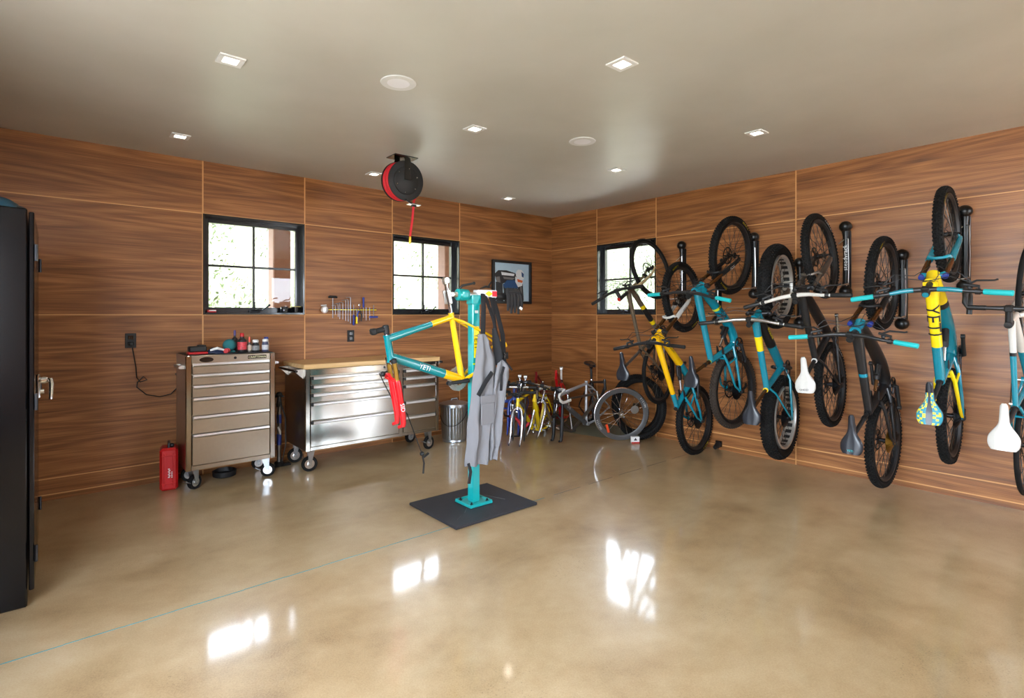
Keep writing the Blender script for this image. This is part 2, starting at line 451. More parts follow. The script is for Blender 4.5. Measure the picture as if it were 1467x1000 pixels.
def window(name, axis, pos, u0, u1, z0, z1, crank=True):
    root = bpy.data.objects.new(name, None); C.objects.link(root); struct(root)
    root.location = ((u0 + u1) / 2, pos, z0) if axis == 'x' else (pos, (u0 + u1) / 2, z0)
    cu = (u0 + u1) / 2; w = u1 - u0; h = z1 - z0
    def bx(mb, uc, zc, d0, d1, uw, zh, m=0, bev=0.002):
        c = (uc, (d0 + d1) / 2, zc) if axis == 'x' else ((d0 + d1) / 2, uc, zc)
        d = (uw, abs(d1 - d0), zh) if axis == 'x' else (abs(d1 - d0), uw, zh)
        mb.box(c, d, m, None, bev)
    def ring(mb, uw, zh, t, d0, d1, tb=None):
        tb = tb or t
        bx(mb, -uw / 2 + t / 2, h / 2, d0, d1, t, zh); bx(mb, uw / 2 - t / 2, h / 2, d0, d1, t, zh)
        bx(mb, 0, h / 2 + zh / 2 - t / 2, d0, d1, uw - 2 * t, t); bx(mb, 0, h / 2 - zh / 2 + tb / 2, d0, d1, uw - 2 * t, tb)
    a = MB(); ring(a, w - .002, h - .002, 0.018, -0.006, WT + 0.02, 0.02); f = a.build('jamb_frame', WINBLK, root)
    s = MB(); ring(s, w - 0.036, h - 0.036, 0.045, 0.085, 0.135, 0.05); s.build('sash', WINBLK, root)
    s = MB(); bx(s, 0, h / 2, 0.095, 0.127, 0.02, h - 0.1); bx(s, 0, h / 2, 0.0955, 0.1265, w - 0.1, 0.02); s.build('muntin', WINBLK, root)
    s = MB(); bx(s, 0, h / 2, 0.108, 0.113, w - 0.11, h - 0.12, 0, 0); s.build('glass_pane', GLASS, root)
    if crank:
        s = MB(); sg = 1
        def P(u, d, z): return (u, d, z) if axis == 'x' else (d, u, z)
        s.box(P(0.0, 0.06, 0.03), (0.09, 0.03, 0.02) if axis == 'x' else (0.03, 0.09, 0.02), 0, None, .004)
        s.tube([P(0.0, 0.045, 0.04), P(0.015, 0.02, 0.05), P(0.05, 0.015, 0.04), P(0.11, 0.012, 0.085)], [.009, .007, .006, .007], 8)
        s.ball(P(0.115, 0.012, 0.09), .011)
        s.box(P(0.0, 0.082, 0.09), (0.02, 0.012, 0.06) if axis == 'x' else (0.012, 0.02, 0.06), 0, None, .003)
        s.build('crank_handle', DARKM, root)
    return root
window('window_1', 'x', DY, *W1); window('window_2', 'x', DY, *W2); window('window_3', 'y', DX, *W3)

# ------------------------------------------------------------ outside
mb = MB(); mb.box((2.5, 3, -0.35), (80, 80, 0.3)); struct(mb.build('ground_outside', BOUNCE))
def hillz(x, y):
    d = max(0.0, max(y - 9.0, x - 10.0))
    return -0.2 + min(d * 0.62, 7.5 + 0.15 * d) + 0.25 * sin(x * .9) * cos(y * .7)
mb = MB(); mb.grid(lambda u, v: V((-14 + 46 * u, -10 + 40 * v, hillz(-14 + 46 * u, -10 + 40 * v))), 60, 60)
struct(mb.build('terrain_hillside', EARTH))
mb = MB(); rr = random.Random(3)
def clump(cx, cy, cz, R, n):
    for _ in range(n):
        a = rr.uniform(0, 2 * pi); b = rr.uniform(-1, 1); q = rr.uniform(.6, 1) * R
        p = V((cx + q * cos(a) * sqrt(1 - b * b), cy + q * sin(a) * sqrt(1 - b * b), cz + q * b * .8))
        u = V((rr.uniform(-1, 1), rr.uniform(-1, 1), rr.uniform(-1, 1))).normalized(); w = u.orthogonal().normalized()
        s_ = rr.uniform(.035, .08)
        mb.add([p - u * s_, p + w * s_ * .5, p + u * s_, p - w * s_ * .5], [(0, 1, 2, 3)])
for i in range(110):
    if i % 2: x = rr.uniform(0, 14); y = rr.uniform(9.5, 17)
    else: x = rr.uniform(10.5, 18); y = rr.uniform(4, 15)
    R = rr.uniform(.4, 1.1); clump(x, y, hillz(x, y) + R * .7, R, int(320 * R + 80))
tag(mb.build('hillside_foliage', LEAF), 'pale sunlit shrubs covering the hillside outside the windows', 'foliage', kind='stuff')
mb = MB(); mb.box((2.3, DY + WT + 0.78, 2.68), (9.0, 1.56, 0.12)); struct(mb.build('roof_overhang', SOFFIT))
def post(x, y, w, label):
    m = MB(); m.box((0, 0, 1.31), (w, w, 2.62), 0, None, .01); m.box((0, 0, .06), (w + .06, w + .06, .12), 0, None, .01)
    o = m.build('porch_post', BARK); o.location = (x, y, 0); tag(o, label, 'post'); return o
post(2.03, DY + WT + 1.15, .2, 'brown timber porch post outside the window above the silver tool chest')
post(4.40, DY + WT + 1.15, .2, 'brown timber porch post outside the window behind the repair stand')

# ------------------------------------------------------------ lights and speakers on the ceiling
LP = [(0.707, 3.13, 'beside the left ceiling speaker, over the tool chest side'), (0.718, 4.71, 'at the back left, nearest the wall of the left window'), (2.314, 3.136, 'midway between the two round ceiling speakers'),
      (2.325, 4.77, 'half hidden behind the hose reel'), (2.319, 1.813, 'nearest the camera, the largest square in view'), (3.958, 1.854, 'nearest the hanging bikes'),
      (3.974, 3.172, 'behind the right ceiling speaker'), (3.995, 4.763, 'farthest, near the back right corner')]
proto = None
for (x, y, t) in LP:
    if proto is None:
        proto = thing('ceiling_light', '', 'ceiling light', (x, y, CH), group='square recessed ceiling lights')
        m = MB(); o_, i_ = 0.062, 0.036
        for sx, sy, w, d in ((0, -1, 2 * o_, o_ - i_), (0, 1, 2 * o_, o_ - i_), (-1, 0, o_ - i_, 2 * i_), (1, 0, o_ - i_, 2 * i_)):
            m.box((sx * (o_ + i_) / 2, sy * (o_ + i_) / 2, -0.004), (w, d, 0.008), 0, None, .001)
        m.build('trim_frame', WHITEP, proto)
        m = MB(); m.box((0, 0, -0.002), (2 * i_, 2 * i_, 0.003)); m.build('diffuser', LEDM, proto); o = proto
    else: o = copy_tree(proto)
    o.location = (x, y, CH); o['label'] = 'square recessed ceiling light ' + t
    ld = bpy.data.lights.new('downlight', 'SPOT'); ld.energy = DOWNLIGHT; ld.spot_size = radians(150); ld.spot_blend = 0.8; ld.shadow_soft_size = 0.04; ld.color = (1, 0.9, 0.76)
    lo = bpy.data.objects.new('downlight', ld); C.objects.link(lo); lo.location = (x, y, CH - 0.012)
for (x, y, t) in ((1.517, 2.80, 'round white ceiling speaker left of the hose reel'), (3.117, 2.82, 'round white ceiling speaker nearer the hanging bikes')):
    r = thing('ceiling_speaker', t, 'speaker', (x, y, CH), group='round ceiling speakers')
    m = MB(); m.lathe([(0.098, 0), (0.103, -0.004), (0.1, -0.008), (0.094, -0.008)], n=48); m.build('bezel', WHITEP, r)
    m = MB(); m.lathe([(0.095, 0), (0.094, -0.007), (0.05, -0.0085), (0.0001, -0.009)], n=48); m.build('grille', mat('speaker_grille', (244, 244, 248), .7, bump=.6, nscale=900), r)

# hose reel hanging from the ceiling
r = thing('hose_reel', 'black hose reel with red air hose hanging from the ceiling', 'hose reel', (2.27, 4.12, CH))
ang = radians(32)   # reel axis direction in plan (towards camera, turned right)
axd = V((0.02, -1, -0.10)).normalized()
m = MB(); m.box((0.0, 0.0, -0.004), (0.22, 0.16, 0.008), 0, None, .001)
for sy in (-1, 1): m.tube([V((0, 0, -0.006)) + axd * (sy * .075), V((0, 0, -0.03)) + axd * (sy * .09), V((0, 0, -0.20)) + axd * (sy * .09)], [.03, .028, .03], 8, asp=.2, up=(1, 0, 0))
m.build('mounting_bracket', BLACKG, r)
cz = V((0, 0, -0.205))
m = MB(); Rr = 0.168
for sy in (-1, 1):
    m.lathe([(.04, 0.0), (.10, .0), (.105, .006 * 1), (Rr - .01, .006), (Rr, .002), (Rr, -.004), (Rr - .02, -.006), (.04, -.006)], cz + axd * (sy * .062), axd * sy, 56)
m.lathe([(.118, 0), (.118, .012), (.108, .018), (.0001, .018)], cz + axd * .064, axd, 48)
m.lathe([(.075, -.062), (.075, .062)], cz, axd, 32)
for k in range(6):
    a = k * pi / 3 + .4; x_, y_, z_ = frame_of(axd); p = cz + axd * .083 + x_ * cos(a) * .10 + y_ * sin(a) * .10
    m.ball(p, .006, 1, 8)
m.build('drum', [BLACKM, CHROME], r)
m = MB()
for k in range(4): m.torus(cz + axd * (-.042 + k * .027), axd, .153 - (k % 2) * .003, .0115, 56, 8)
side = axd.cross(V((0, 0, 1))).normalized(); side = side if side.x > 0 else -side
p0 = cz + side * .148 + V((0, 0, -.02)); p1 = cz + side * .115 + V((0, 0, -.15))
m.tube([p0, cz + side * .145 + V((0, 0, -.08)), p1, cz + side * .112 + V((0, 0, -.18))], .0105, 8)
pe = cz + side * .075 + V((0, 0, -.475))
m.tube([cz + side * .112 + V((0, 0, -.18)), cz + side * .10 + V((0, 0, -.3)), pe], .0105, 8)
m.build('hose', HOSE, r)
m = MB(); g = cz + side * .112 + V((0, 0, -.185)); m.box(g, (.12, .05, .008), 0, None, .002); m.box(g + V((0, 0, -.004)), (.04, .035, .03), 1, None, .004)
m.tube([cz + V((0, 0, -.16)) + axd * .06, g + V((0, 0, .0))], .009, 6, 1); m.build('hose_guide', [ALU, BLACKM], r)
m = MB(); m.tube([pe + V((0, 0, .01)), pe + V((0, 0, -.03)), pe + V((-.003, 0, -.055))], [.012, .013, .008], 10); m.build('brass_fitting', BRASS, r)

# ============================================================ tall black cabinet at the left
r = thing('storage_cabinet', 'tall black metal storage cabinet with chrome handle at the left edge', 'cabinet', (-0.42, 3.46, 0))
m = MB(); m.box((-0.012, .455, .955), (0.66, .91, 1.91), 0, None, .006); m.build('body', CABBLK, r)
for k, yy in enumerate((.229, .681)):
    m = MB(); m.box((0.333, yy, .985), (.02, .448, 1.82), 0, None, .004); d = m.build('door', CABBLK, r)
    for z in (.25, .98, 1.7): m = MB(); m.tube([(0.35, yy + (-.226 if k == 0 else .226), z - .04), (0.35, yy + (-.226 if k == 0 else .226), z + .04)], .007, 8); m.build('hinge', DARKM, d)
    if k == 0:
        m = MB(); m.box((.351, .36, 1.02), (.016, .045, .13), 0, None, .006); m.lathe([(.018, 0), (.02, .02), (.016, .034), (.0001, .036)], (.355, .36, 1.05), (1, 0, 0), 16)
        m.tube([(.385, .36, 1.05), (.40, .345, 1.05), (.405, .325, 1.03), (.402, .31, .95)], [.012, .012, .011, .008], 10)
        m.lathe([(.014, 0), (.014, .02), (.0001, .022)], (.355, .36, .99), (1, 0, 0), 14)
        m.build('handle', CHROME, d)
r2 = thing('bicycle_helmet', 'dark blue rounded helmet lying on top of the tall black cabinet', 'helmet', (-0.225, 3.62, 1.911))
m = MB()
def hel(u, v):
    a = u * 2 * pi; b = v * pi / 2; q = 1 + .04 * sin(6 * a)
    return V((.10 * cos(a) * cos(b) * q, .15 * sin(a) * cos(b) * q, 0.06 * sin(b) + .004))
m.grid(hel, 32, 10); m.lathe([(.08, .004), (.0001, .004)], n=16); m.build('shell', DKTEAL, r2)
m = MB(); m.torus((0, 0, .012), (0, 0, 1), .108, .01, 32, 8); m.build('rim_band', BLACKM, r2)

# ============================================================ outlets and power cord
def outlet(x, z, label):
    r = thing('wall_outlet', label, 'outlet', (x, DY, z), group='black wall outlets')
    m = MB(); m.box((0, -.004, 0), (.075, .009, .12), 0, None, .003); m.build('cover_plate', BLACKM, r)
    for s_ in (-1, 1):
        m = MB(); m.box((0, -.0095, s_ * .025), (.036, .004, .032), 0, None, .003)
        for q in (-.007, .007): m.box((q, -.0118, s_ * .025 + .003), (.0025, .002, .009), 1)
        m.build('socket', [BLACKG, DARKM], r)
outlet(.467, 1.19, 'black wall outlet with a power cord plugged in'); outlet(2.34, 1.18, 'black wall outlet below the magnetic tool strip')
m = MB(); m.box((.47, DY - .03, 1.165), (.03, .045, .03), 0, None, .006)
m.tube([(.47, DY - .05, 1.16), (.48, DY - .045, 1.10), (.50, DY - .03, .97), (.505, DY - .03, .89), (.53, DY - .02, .85), (.575, DY - .03, .865), (.55, DY - .035, .895), (.51, DY - .03, .85), (.505, DY - .03, .81), (.57, DY - .04, .745), (.66, DY - .05, .72), (.74, DY - .05, .735), (.785, DY - .035, .78), (.80, DY - .035, .86), (.775, DY - .03, .90), (.82, DY - .03, .93)], .0045, 6)
tag(m.build('power_cord', BLACKM), 'black power cord looping from the left outlet to the tool chest', 'cord')

# ============================================================ framed picture of a rider
PX0, PX1, PZ0, PZ1 = 4.20, 4.86, 1.545, 2.10
cx = (PX0 + PX1) / 2; cz_ = (PZ0 + PZ1) / 2
r = thing('framed_picture', 'black framed picture of a bending rider on the back wall', 'picture', (cx, DY, cz_))
w, h, t = PX1 - PX0, PZ1 - PZ0, .032
m = MB()
for (a, b, c, d) in ((-w / 2 + t / 2, 0, t, h), (w / 2 - t / 2, 0, t, h), (0, h / 2 - t / 2, w - 2 * t, t), (0, -h / 2 + t / 2, w - 2 * t, t)): m.box((a, -.02, b), (c, .038, d), 0, None, .002)
m.build('frame', BLACKM, r)
sky = mat('print_sky_blue', (176, 200, 214), .5); pk = mat('print_black', (34, 32, 34), .5); pbl = mat('print_blue', (24, 70, 116), .5); pw = mat('print_white', (222, 222, 222), .5); por = mat('print_orange', (222, 100, 44), .5); pgr = mat('print_grey', (110, 106, 104), .5)
m = MB(); iw, ih = w - 2 * t, h - 2 * t; m.box((0, -.008, 0), (iw, .006, ih), 0)
U, Vv = V((1, 0, 0)), V((0, 0, 1))
def pol(pts, mi, lay): m.prism([((p[0] - .5) * iw, (.5 - p[1]) * ih) for p in pts], (0, -.0112 - lay * .0004, 0), U, Vv, .0003, mi)
pol([(.05, .50), (.24, .52), (.26, 1.0), (.07, 1.0)], 1, 0); pol([(.25, .55), (.45, .55), (.55, 1.0), (.30, 1.0)], 1, 0)
pol([(.02, .30), (.12, .20), (.35, .19), (.60, .25), (.70, .40), (.58, .52), (.35, .50), (.12, .60), (.06, .45)], 1, 1)
pol([(.20, .24), (.58, .27), (.56, .33), (.22, .32)], 3, 2); pol([(.25, .36), (.60, .38), (.52, .43), (.28, .42)], 5, 2)
pol([(.25, .58), (.36, .45), (.58, .44), (.68, .55), (.66, .68), (.45, .72), (.30, .66)], 2, 3)
pol([(.60, .55), (.82, .52), (.85, .98), (.70, .99), (.71, .70)], 1, 2); pol([(.74, .60), (.79, .60), (.80, .90), (.76, .92)], 5, 3)
pol([(.62, .22), (.68, .15), (.78, .15), (.85, .24), (.85, .40), (.74, .42), (.62, .33)], 3, 4); pol([(.78, .20), (.85, .26), (.84, .36), (.79, .33)], 2, 5)
pol([(.60, .34), (.83, .42), (.80, .58), (.68, .62), (.60, .48)], 3, 5); pol([(.65, .40), (.82, .44), (.80, .50), (.67, .48)], 4, 6)
pol([(.40, .90), (.48, .84), (.56, .98), (.42, 1.0)], 3, 4); pol([(.05, .38), (.16, .36), (.18, .52), (.08, .50)], 5, 4)
m.build('print', [sky, pk, pbl, pw, por, pgr], r)

# ============================================================ magnetic strip and wall tools
mb = MB(); m = mb
m.box((0, -.008, 0), (.56, .014, .02), 0, None, .003); m.box((0, -.0155, 0), (.555, .002, .009), 1)
o = m.build('magnetic_tool_strip', [DARKM, YEL2]); o.location = (2.345, DY, 1.452); tag(o, 'narrow black and yellow magnetic tool strip on the back wall', 'tool strip')
TY = DY - .026
def tool(name, label, cat, x, z): return thing(name, label, cat, (x, TY, z), group='tools on the magnetic strip')
r = tool('torque_gauge', 'round silver dial at the left end of the magnetic strip', 'gauge', 2.055, 1.452)
m = MB(); m.lathe([(.036, 0), (.036, .016), (.03, .018), (.0001, .018)], (0, .008, 0), (0, -1, 0), 28); m.build('dial_case', ALU, r)
m = MB(); m.tube([(-.035, 0, .04), (.02, 0, .045)], .006, 8); m.build('lever', WHITEP, r)
r = tool('t_handle_wrench', 'T-handle wrench with wide black grip at strip left end', 'wrench', 2.14, 1.452)
m = MB(); m.tube([(0, 0, .12), (0, 0, -.085)], .0045, 8); m.build('shaft', TOOLM, r)
m = MB(); m.tube([(-.045, 0, .125), (-.03, 0, .13), (.03, 0, .13), (.045, 0, .125)], [.009, .013, .013, .009], 10); m.build('grip', BLACKM, r)
lens = [(.045, .05, 2.168), (.06, .075, 2.196), (.065, .095, 2.214), (.075, .1, 2.246), (.10, .115, 2.277), (.105, .12, 2.303), (.13, .14, 2.328)]
ords = ['shortest of the silver hex keys, beside the black T-handle', 'second shortest silver hex key on the strip', 'third shortest silver hex key on the strip', 'middle-length silver hex key on the strip', 'third longest silver hex key on the strip', 'second longest silver hex key on the strip', 'longest silver hex key, at the row right end']
for (a, b, x), t in zip(lens, ords):
    m = MB(); rad = .002 + a * .014
    m.tube([(-.035 - a * .1, 0, a - .004), (-.008, 0, a), (-.002, 0, a - .003), (0, 0, a - .010), (0, 0, -b)], rad, 6)
    o = m.build('hex_key', TOOLM); o.location = (x, TY, 1.452); tag(o, t, 'hex key', 'tools on the magnetic strip')
def driver(x, z, up, label, col, sm_=1.0):
    r = tool('screwdriver', label, 'screwdriver', x, z); s_ = 1 if up else -1
    m = MB(); m.tube([(0, 0, -.09 * s_ * sm_), (0, 0, .02 * s_)], .0035, 8); m.build('shaft', TOOLM, r)
    m = MB(); m.tube([(0, 0, .015 * s_), (0, 0, .03 * s_), (0, 0, .07 * s_), (0, 0, .115 * s_ * sm_), (0, 0, .125 * s_ * sm_)], [.008, .011, .009, .013, .008], 8); m.build('grip', col, r)
driver(2.362, 1.415, False, 'black and blue screwdriver hanging handle down on the strip', BLUE)
driver(2.47, 1.46, True, 'blue screwdriver standing handle up on the strip', BLUE)
driver(2.395, 1.395, False, 'small yellow handled driver beside the pliers', YEL2, .7)
r = tool('pliers', 'pliers with blue and black handles on the strip', 'pliers', 2.425, 1.452)
m = MB(); m.tube([(0, 0, .0), (0, 0, .05)], [.016, .008], 8, asp=.5); m.ball((0, 0, .05), .014, 0, 10, (1, .5, 1)); m.build('jaws', CHROME, r)
for s_ in (-1, 1):
    m = MB(); m.tube([(s_ * .006, 0, -.01), (s_ * .022, 0, -.05), (s_ * .018, 0, -.12)], [.007, .009, .007], 8); m.build('handle', BLUE if s_ < 0 else BLACKM, r)
for x, l, t in ((2.50, .11, 'slim silver file left of the small hammer on the strip'), (2.54, .11, 'slim silver rod beside the small hammer on the strip')):
    m = MB(); m.tube([(0, 0, .02), (0, 0, -l)], [.004, .003], 6); m.ball((0, 0, .022), .007, 0, 8); o = m.build('needle_file', TOOLM); o.location = (x, TY, 1.452); tag(o, t, 'file', 'tools on the magnetic strip')
r = tool('small_hammer', 'small black hammer at the right end of the strip', 'hammer', 2.585, 1.452)
m = MB(); m.tube([(0, 0, .05), (0, 0, -.07)], .005, 8); m.build('handle', TITAN, r)
m = MB(); m.box((0, 0, -.075), (.10, .018, .018), 0, None, .005); m.build('head', BLUE, r)

# window sill items
def sill(name, label, cat, x, y, z=1.421): return thing(name, label, cat, (x, y, z))
r = sill('spray_nozzle_box', 'small red and white box on the left window sill', 'box', 1.06, DY + .03)
m = MB(); m.box((0, 0, .012), (.07, .03, .024), 0, None, .003); m.build('carton', REDP, r)
m = MB(); m.box((0.005, -.0155, .017), (.055, .001, .008)); m.build('white_stripe', WHITEP, r)
r = sill('glass_jar', 'small dark jar of hardware on the left window sill', 'jar', 1.685, DY + .03)
m = MB(); m.lathe([(.032, 0), (.036, .006), (.036, .04), (.03, .048)], n=24); m.build('jar_body', mat('dark_glass', (30, 34, 40), .08, coat=1), r)
m = MB(); m.lathe([(.033, .048), (.033, .058), (.0001, .058)], n=24); m.build('lid', BLACKM, r)
r = sill('tin_cup', 'dark cup with a pale yellow rim on the left window sill', 'cup', 1.79, DY + .03)
m = MB(); m.lathe([(.03, 0), (.042, .055), (.038, .055), (.028, .006), (.0001, .006)], n=24); m.build('cup_body', BLACKG, r)
m = MB(); m.lathe([(.050, .055), (.052, .059), (.048, .062), (.0001, .062)], n=24); m.build('lid', mat('pale_yellow_plastic', (222, 214, 130), .5), r)
# ============================================================ bicycles
# local frame of a bicycle: origin at the rear axle, x forward, y left, z up
def make_tire(mb, R, w, kind, m=0):
    rt = w / 2; Rc = R - rt
    if kind == 'slick': mb.torus((0, 0, 0), (0, 1, 0), Rc, rt * .98, 72, 10, m); return
    kh = 0.006 if kind != 'fat' else 0.007
    mb.lathe([(Rc + (rt - kh) * cos(a), (rt * .97) * sin(a)) for a in [2 * pi * i / 14 for i in range(14)]], (0, 0, 0), (0, 1, 0), 64, m, True, True)
    n = int(2 * pi * R / (.030 if kind != 'fat' else .034))
    rows = (-52, -24, 0, 24, 52) if kind != 'fat' else (-62, -38, -13, 13, 38, 62)
    for q, deg in enumerate(rows):
        a0 = radians(deg)
        for i in range(n):
            th = 2 * pi * (i + (.5 if q % 2 else 0)) / n
            rr_ = Rc + (rt - kh) * cos(a0); y = rt * .97 * sin(a0)
            er = V((cos(th), 0, sin(th))); et = V((-sin(th), 0, cos(th))); ey = V((0, 1, 0))
            nn = er * cos(a0) + ey * sin(a0); tt = nn.cross(et)
            c = er * rr_ + ey * y
            hx = .0075; hy = w * .075; z0, z1 = -.002, kh + .001
            vs = [c + et * sx * hx * k + tt * sy * hy * k + nn * z for z, k in ((z0, 1), (z1, .8)) for sx, sy in ((-1, -1), (1, -1), (1, 1), (-1, 1))]
            mb.add(vs, [(4, 5, 6, 7), (0, 1, 5, 4), (1, 2, 6, 5), (2, 3, 7, 6), (3, 0, 4, 7)], m)

_wm = {}
def wheel(parent, R, w, o=(0, 0, 0), kind='knob', rim=None, rotor=True, cassette=None, brand=None, rubber=None, deep=.024, nsp=28, axle=True, M=None, name='wheel', holes=False):
    key = (R, w, kind, rim.name if rim else '', rotor, cassette.name if cassette else '', brand, rubber.name if rubber else '', deep, nsp, holes)
    wo = bpy.data.objects.new(name, None); C.objects.link(wo); wo.parent = parent
    wo.matrix_local = (M if M is not None else Matrix.Identity(4)) @ Matrix.Translation(V(o))
    if key in _wm:
        for n_, me in _wm[key]:
            ob = bpy.data.objects.new(n_, me); C.objects.link(ob); ob.parent = wo
        return wo
    out = []
    def B(mb, n_, ms): ob = mb.build(n_, ms, wo); out.append((n_, ob.data)); return ob
    ri = R - w * .93   # rim outer radius
    if kind != 'none':
        mb = MB(); make_tire(mb, R, w, kind)
        mats_ = [rubber or RUBBER]
        if brand:
            mats_.append({'y': YEL2, 'w': WHITEP}[brand[0]])
            txt = brand[1]; Rb = R - w * .55
            for a0 in brand[2]:
                sz = w * .40; step = sz * .86 / Rb
                for k_, ch in enumerate(txt):
                    for sy in (-1, 1):
                        a = radians(a0) + (k_ - len(txt) / 2) * step * (-sy) * (-1)
                        er = V((cos(a), 0, sin(a))); et = V((-sin(a), 0, cos(a)))
                        u = et if sy < 0 else -et
                        # letters stand on the side wall, readable from outside
                        nrm = V((0, sy, 0)); up = er; uu = up.cross(nrm)
                        aa = radians(a0) + (k_ - (len(txt) - 1) / 2) * step * (1 if uu.dot(et) > 0 else -1)
                        er = V((cos(aa), 0, sin(aa))); et = V((-sin(aa), 0, cos(aa))); uu = er.cross(nrm)
                        mb.text(ch, sz, er * Rb + nrm * (w * .485), uu, er, 1, 0.0015)
        B(mb, 'tire', mats_)
    else: ri = R
    mb = MB(); rw = w * .42 if kind == 'knob' else (w * .74 if kind == 'fat' else .012)
    if kind in ('slick', 'none'): rw = .011
    t = .006
    if holes:
        # wide fat-bike rim with a row of cut-outs
        mb.lathe([(ri + .004, -rw * .62), (ri + .004, rw * .62), (ri - .016, rw * .62), (ri - .020, rw * .5), (ri - .020, -rw * .5), (ri - .016, -rw * .62)], (0, 0, 0), (0, 1, 0), 64, 0, True, True)
        for i in range(26):
            th = 2 * pi * (i + .5) / 26; er = V((cos(th), 0, sin(th)))
            R3 = Matrix((er, (0, 1, 0), V((-sin(th), 0, cos(th))))).transposed()
            mb.box(er * (ri - .0205), (.0024, rw * .62, .034), 1, R3, .001)
        B(mb, 'rim', [rim or DARKM, BLACKM])
    else:
        mb.lathe([(ri + .003, -rw), (ri + .003, rw), (ri - deep * .4, rw), (ri - deep, rw * .45), (ri - deep, -rw * .45), (ri - deep * .4, -rw)], (0, 0, 0), (0, 1, 0), 64, 0, True, True)
        if brand and brand[0] == 'r':
            pass
        B(mb, 'rim', rim or BLACKM)
    mb = MB(); mb.tube([(0, -.05, 0), (0, -.032, 0), (0, -.03, 0), (0, .03, 0), (0, .032, 0), (0, .05, 0)], [.009, .009, .017, .017, .009, .009], 12)
    for sy in (-1, 1): mb.lathe([(.028, -.002), (.029, .002), (.001, .002)], (0, sy * .030, 0), (0, 1, 0), 20)
    B(mb, 'hub', DARKM)
    mb = MB(); rr0 = ri - deep * .9
    for i in range(nsp):
        th = 2 * pi * i / nsp; sy = 1 if i % 2 else -1; off = (1 if (i // 2) % 2 else -1) * radians(62)
        mb.tube([(.026 * cos(th + off), sy * .030, .026 * sin(th + off)), (rr0 * cos(th), 0, rr0 * sin(th))], .0023, 4, cap=False)
    B(mb, 'spokes', SPOKE)
    if rotor:
        mb = MB(); y = .042
        mb.lathe([(.082, -.001), (.082, .001), (.068, .001), (.068, -.001)], (0, y, 0), (0, 1, 0), 36, 0, True, True)
        for i in range(6):
            a = i * pi / 3; mb.tube([(.02 * cos(a), y, .02 * sin(a)), (.07 * cos(a + .5), y, .07 * sin(a + .5))], .004, 5, asp=.3)
        mb.lathe([(.022, -.002), (.022, .002), (.001, .002)], (0, y, 0), (0, 1, 0), 16)
        B(mb, 'disc_rotor', DARKM)
    if cassette:
        mb = MB()
        for i in range(9):
            r_ = .088 - i * .0068; y = -.034 - i * .0036
            mb.lathe([(r_, -.0008), (r_, .0008), (r_ * .7, .0008), (r_ * .7, -.0008)], (0, y, 0), (0, 1, 0), 40, 0, True, True, fn=lambda r, h, a, r_=r_: r + (.0025 * (1 if int(a * 20 / pi) % 2 else -1) if r > r_ * .9 else 0))
        mb.lathe([(.02, -.03), (.02, .012), (.001, .012)], (0, -.045, 0), (0, 1, 0), 14)
        B(mb, 'cassette', cassette)
    _wm[key] = out
    return wo

def saddle_mesh(m_top, patt=None, Lg=.27, W=.142):
    mb = MB()
    # local: tip at x=0, tail at x=-Lg, z up
    def half(t):
        q = min(1, max(0, (t - .38) / .40)); q = q * q * (3 - 2 * q)
        h = .018 + .006 * min(1, t / .4) + (W / 2 - .024) * q
        if t > .84: h *= sqrt(max(0.0, 1 - ((t - .84) / .16) ** 2 * .42))
        if t < .06: h *= .55 + .45 * sqrt(t / .06)
        return h
    n = 20; prof = []
    for i in range(n + 1):
        t = i / n; hw = half(t); 
        x = -t * Lg; zc = .012 * (t ** 3) + .004 * (1 - t) - .006 * sin(t * pi)
        row = []
        for j in range(13):
            a = pi * j / 12; yy = cos(a) * hw
            dip = -.004 * math.exp(-(yy / .012) ** 2) if t > .25 else 0
            row.append(V((x, yy, zc + (.022 + .004 * t) * (sin(a) ** .6 if sin(a) > 0 else 0) - .02 + dip)))
        for q in (0.6, -0.6): row.append(V((x, -hw * q * 1.0 * (1 if q > 0 else 1), zc - .026)))
        prof.append(row)
    k = len(prof[0]); vs = [p for r_ in prof for p in r_]; fs = []
    for i in range(n):
        for j in range(k): fs.append((i * k + j, (i + 1) * k + j, (i + 1) * k + (j + 1) % k, i * k + (j + 1) % k))
    fs.append(tuple(range(k))); fs.append(tuple(reversed([n * k + j for j in range(k)])))
    base = len(mb.f); mb.add(vs, fs, 0, True)
    if patt:
        cnt = 0
        for i in range(n):
            for j in range(k):
                if 5 <= i and 1 <= j <= 10 and not 5 <= j <= 6: mb.m[base + i * k + j] = 1 if ((i // 2) * 5 + (j // 2) * 7 + i * j) % 5 < 3 else 2
    return mb

def steerM(base, ax, a): return Matrix.Translation(base) @ Matrix.Rotation(a, 4, ax) @ Matrix.Translation(-base)

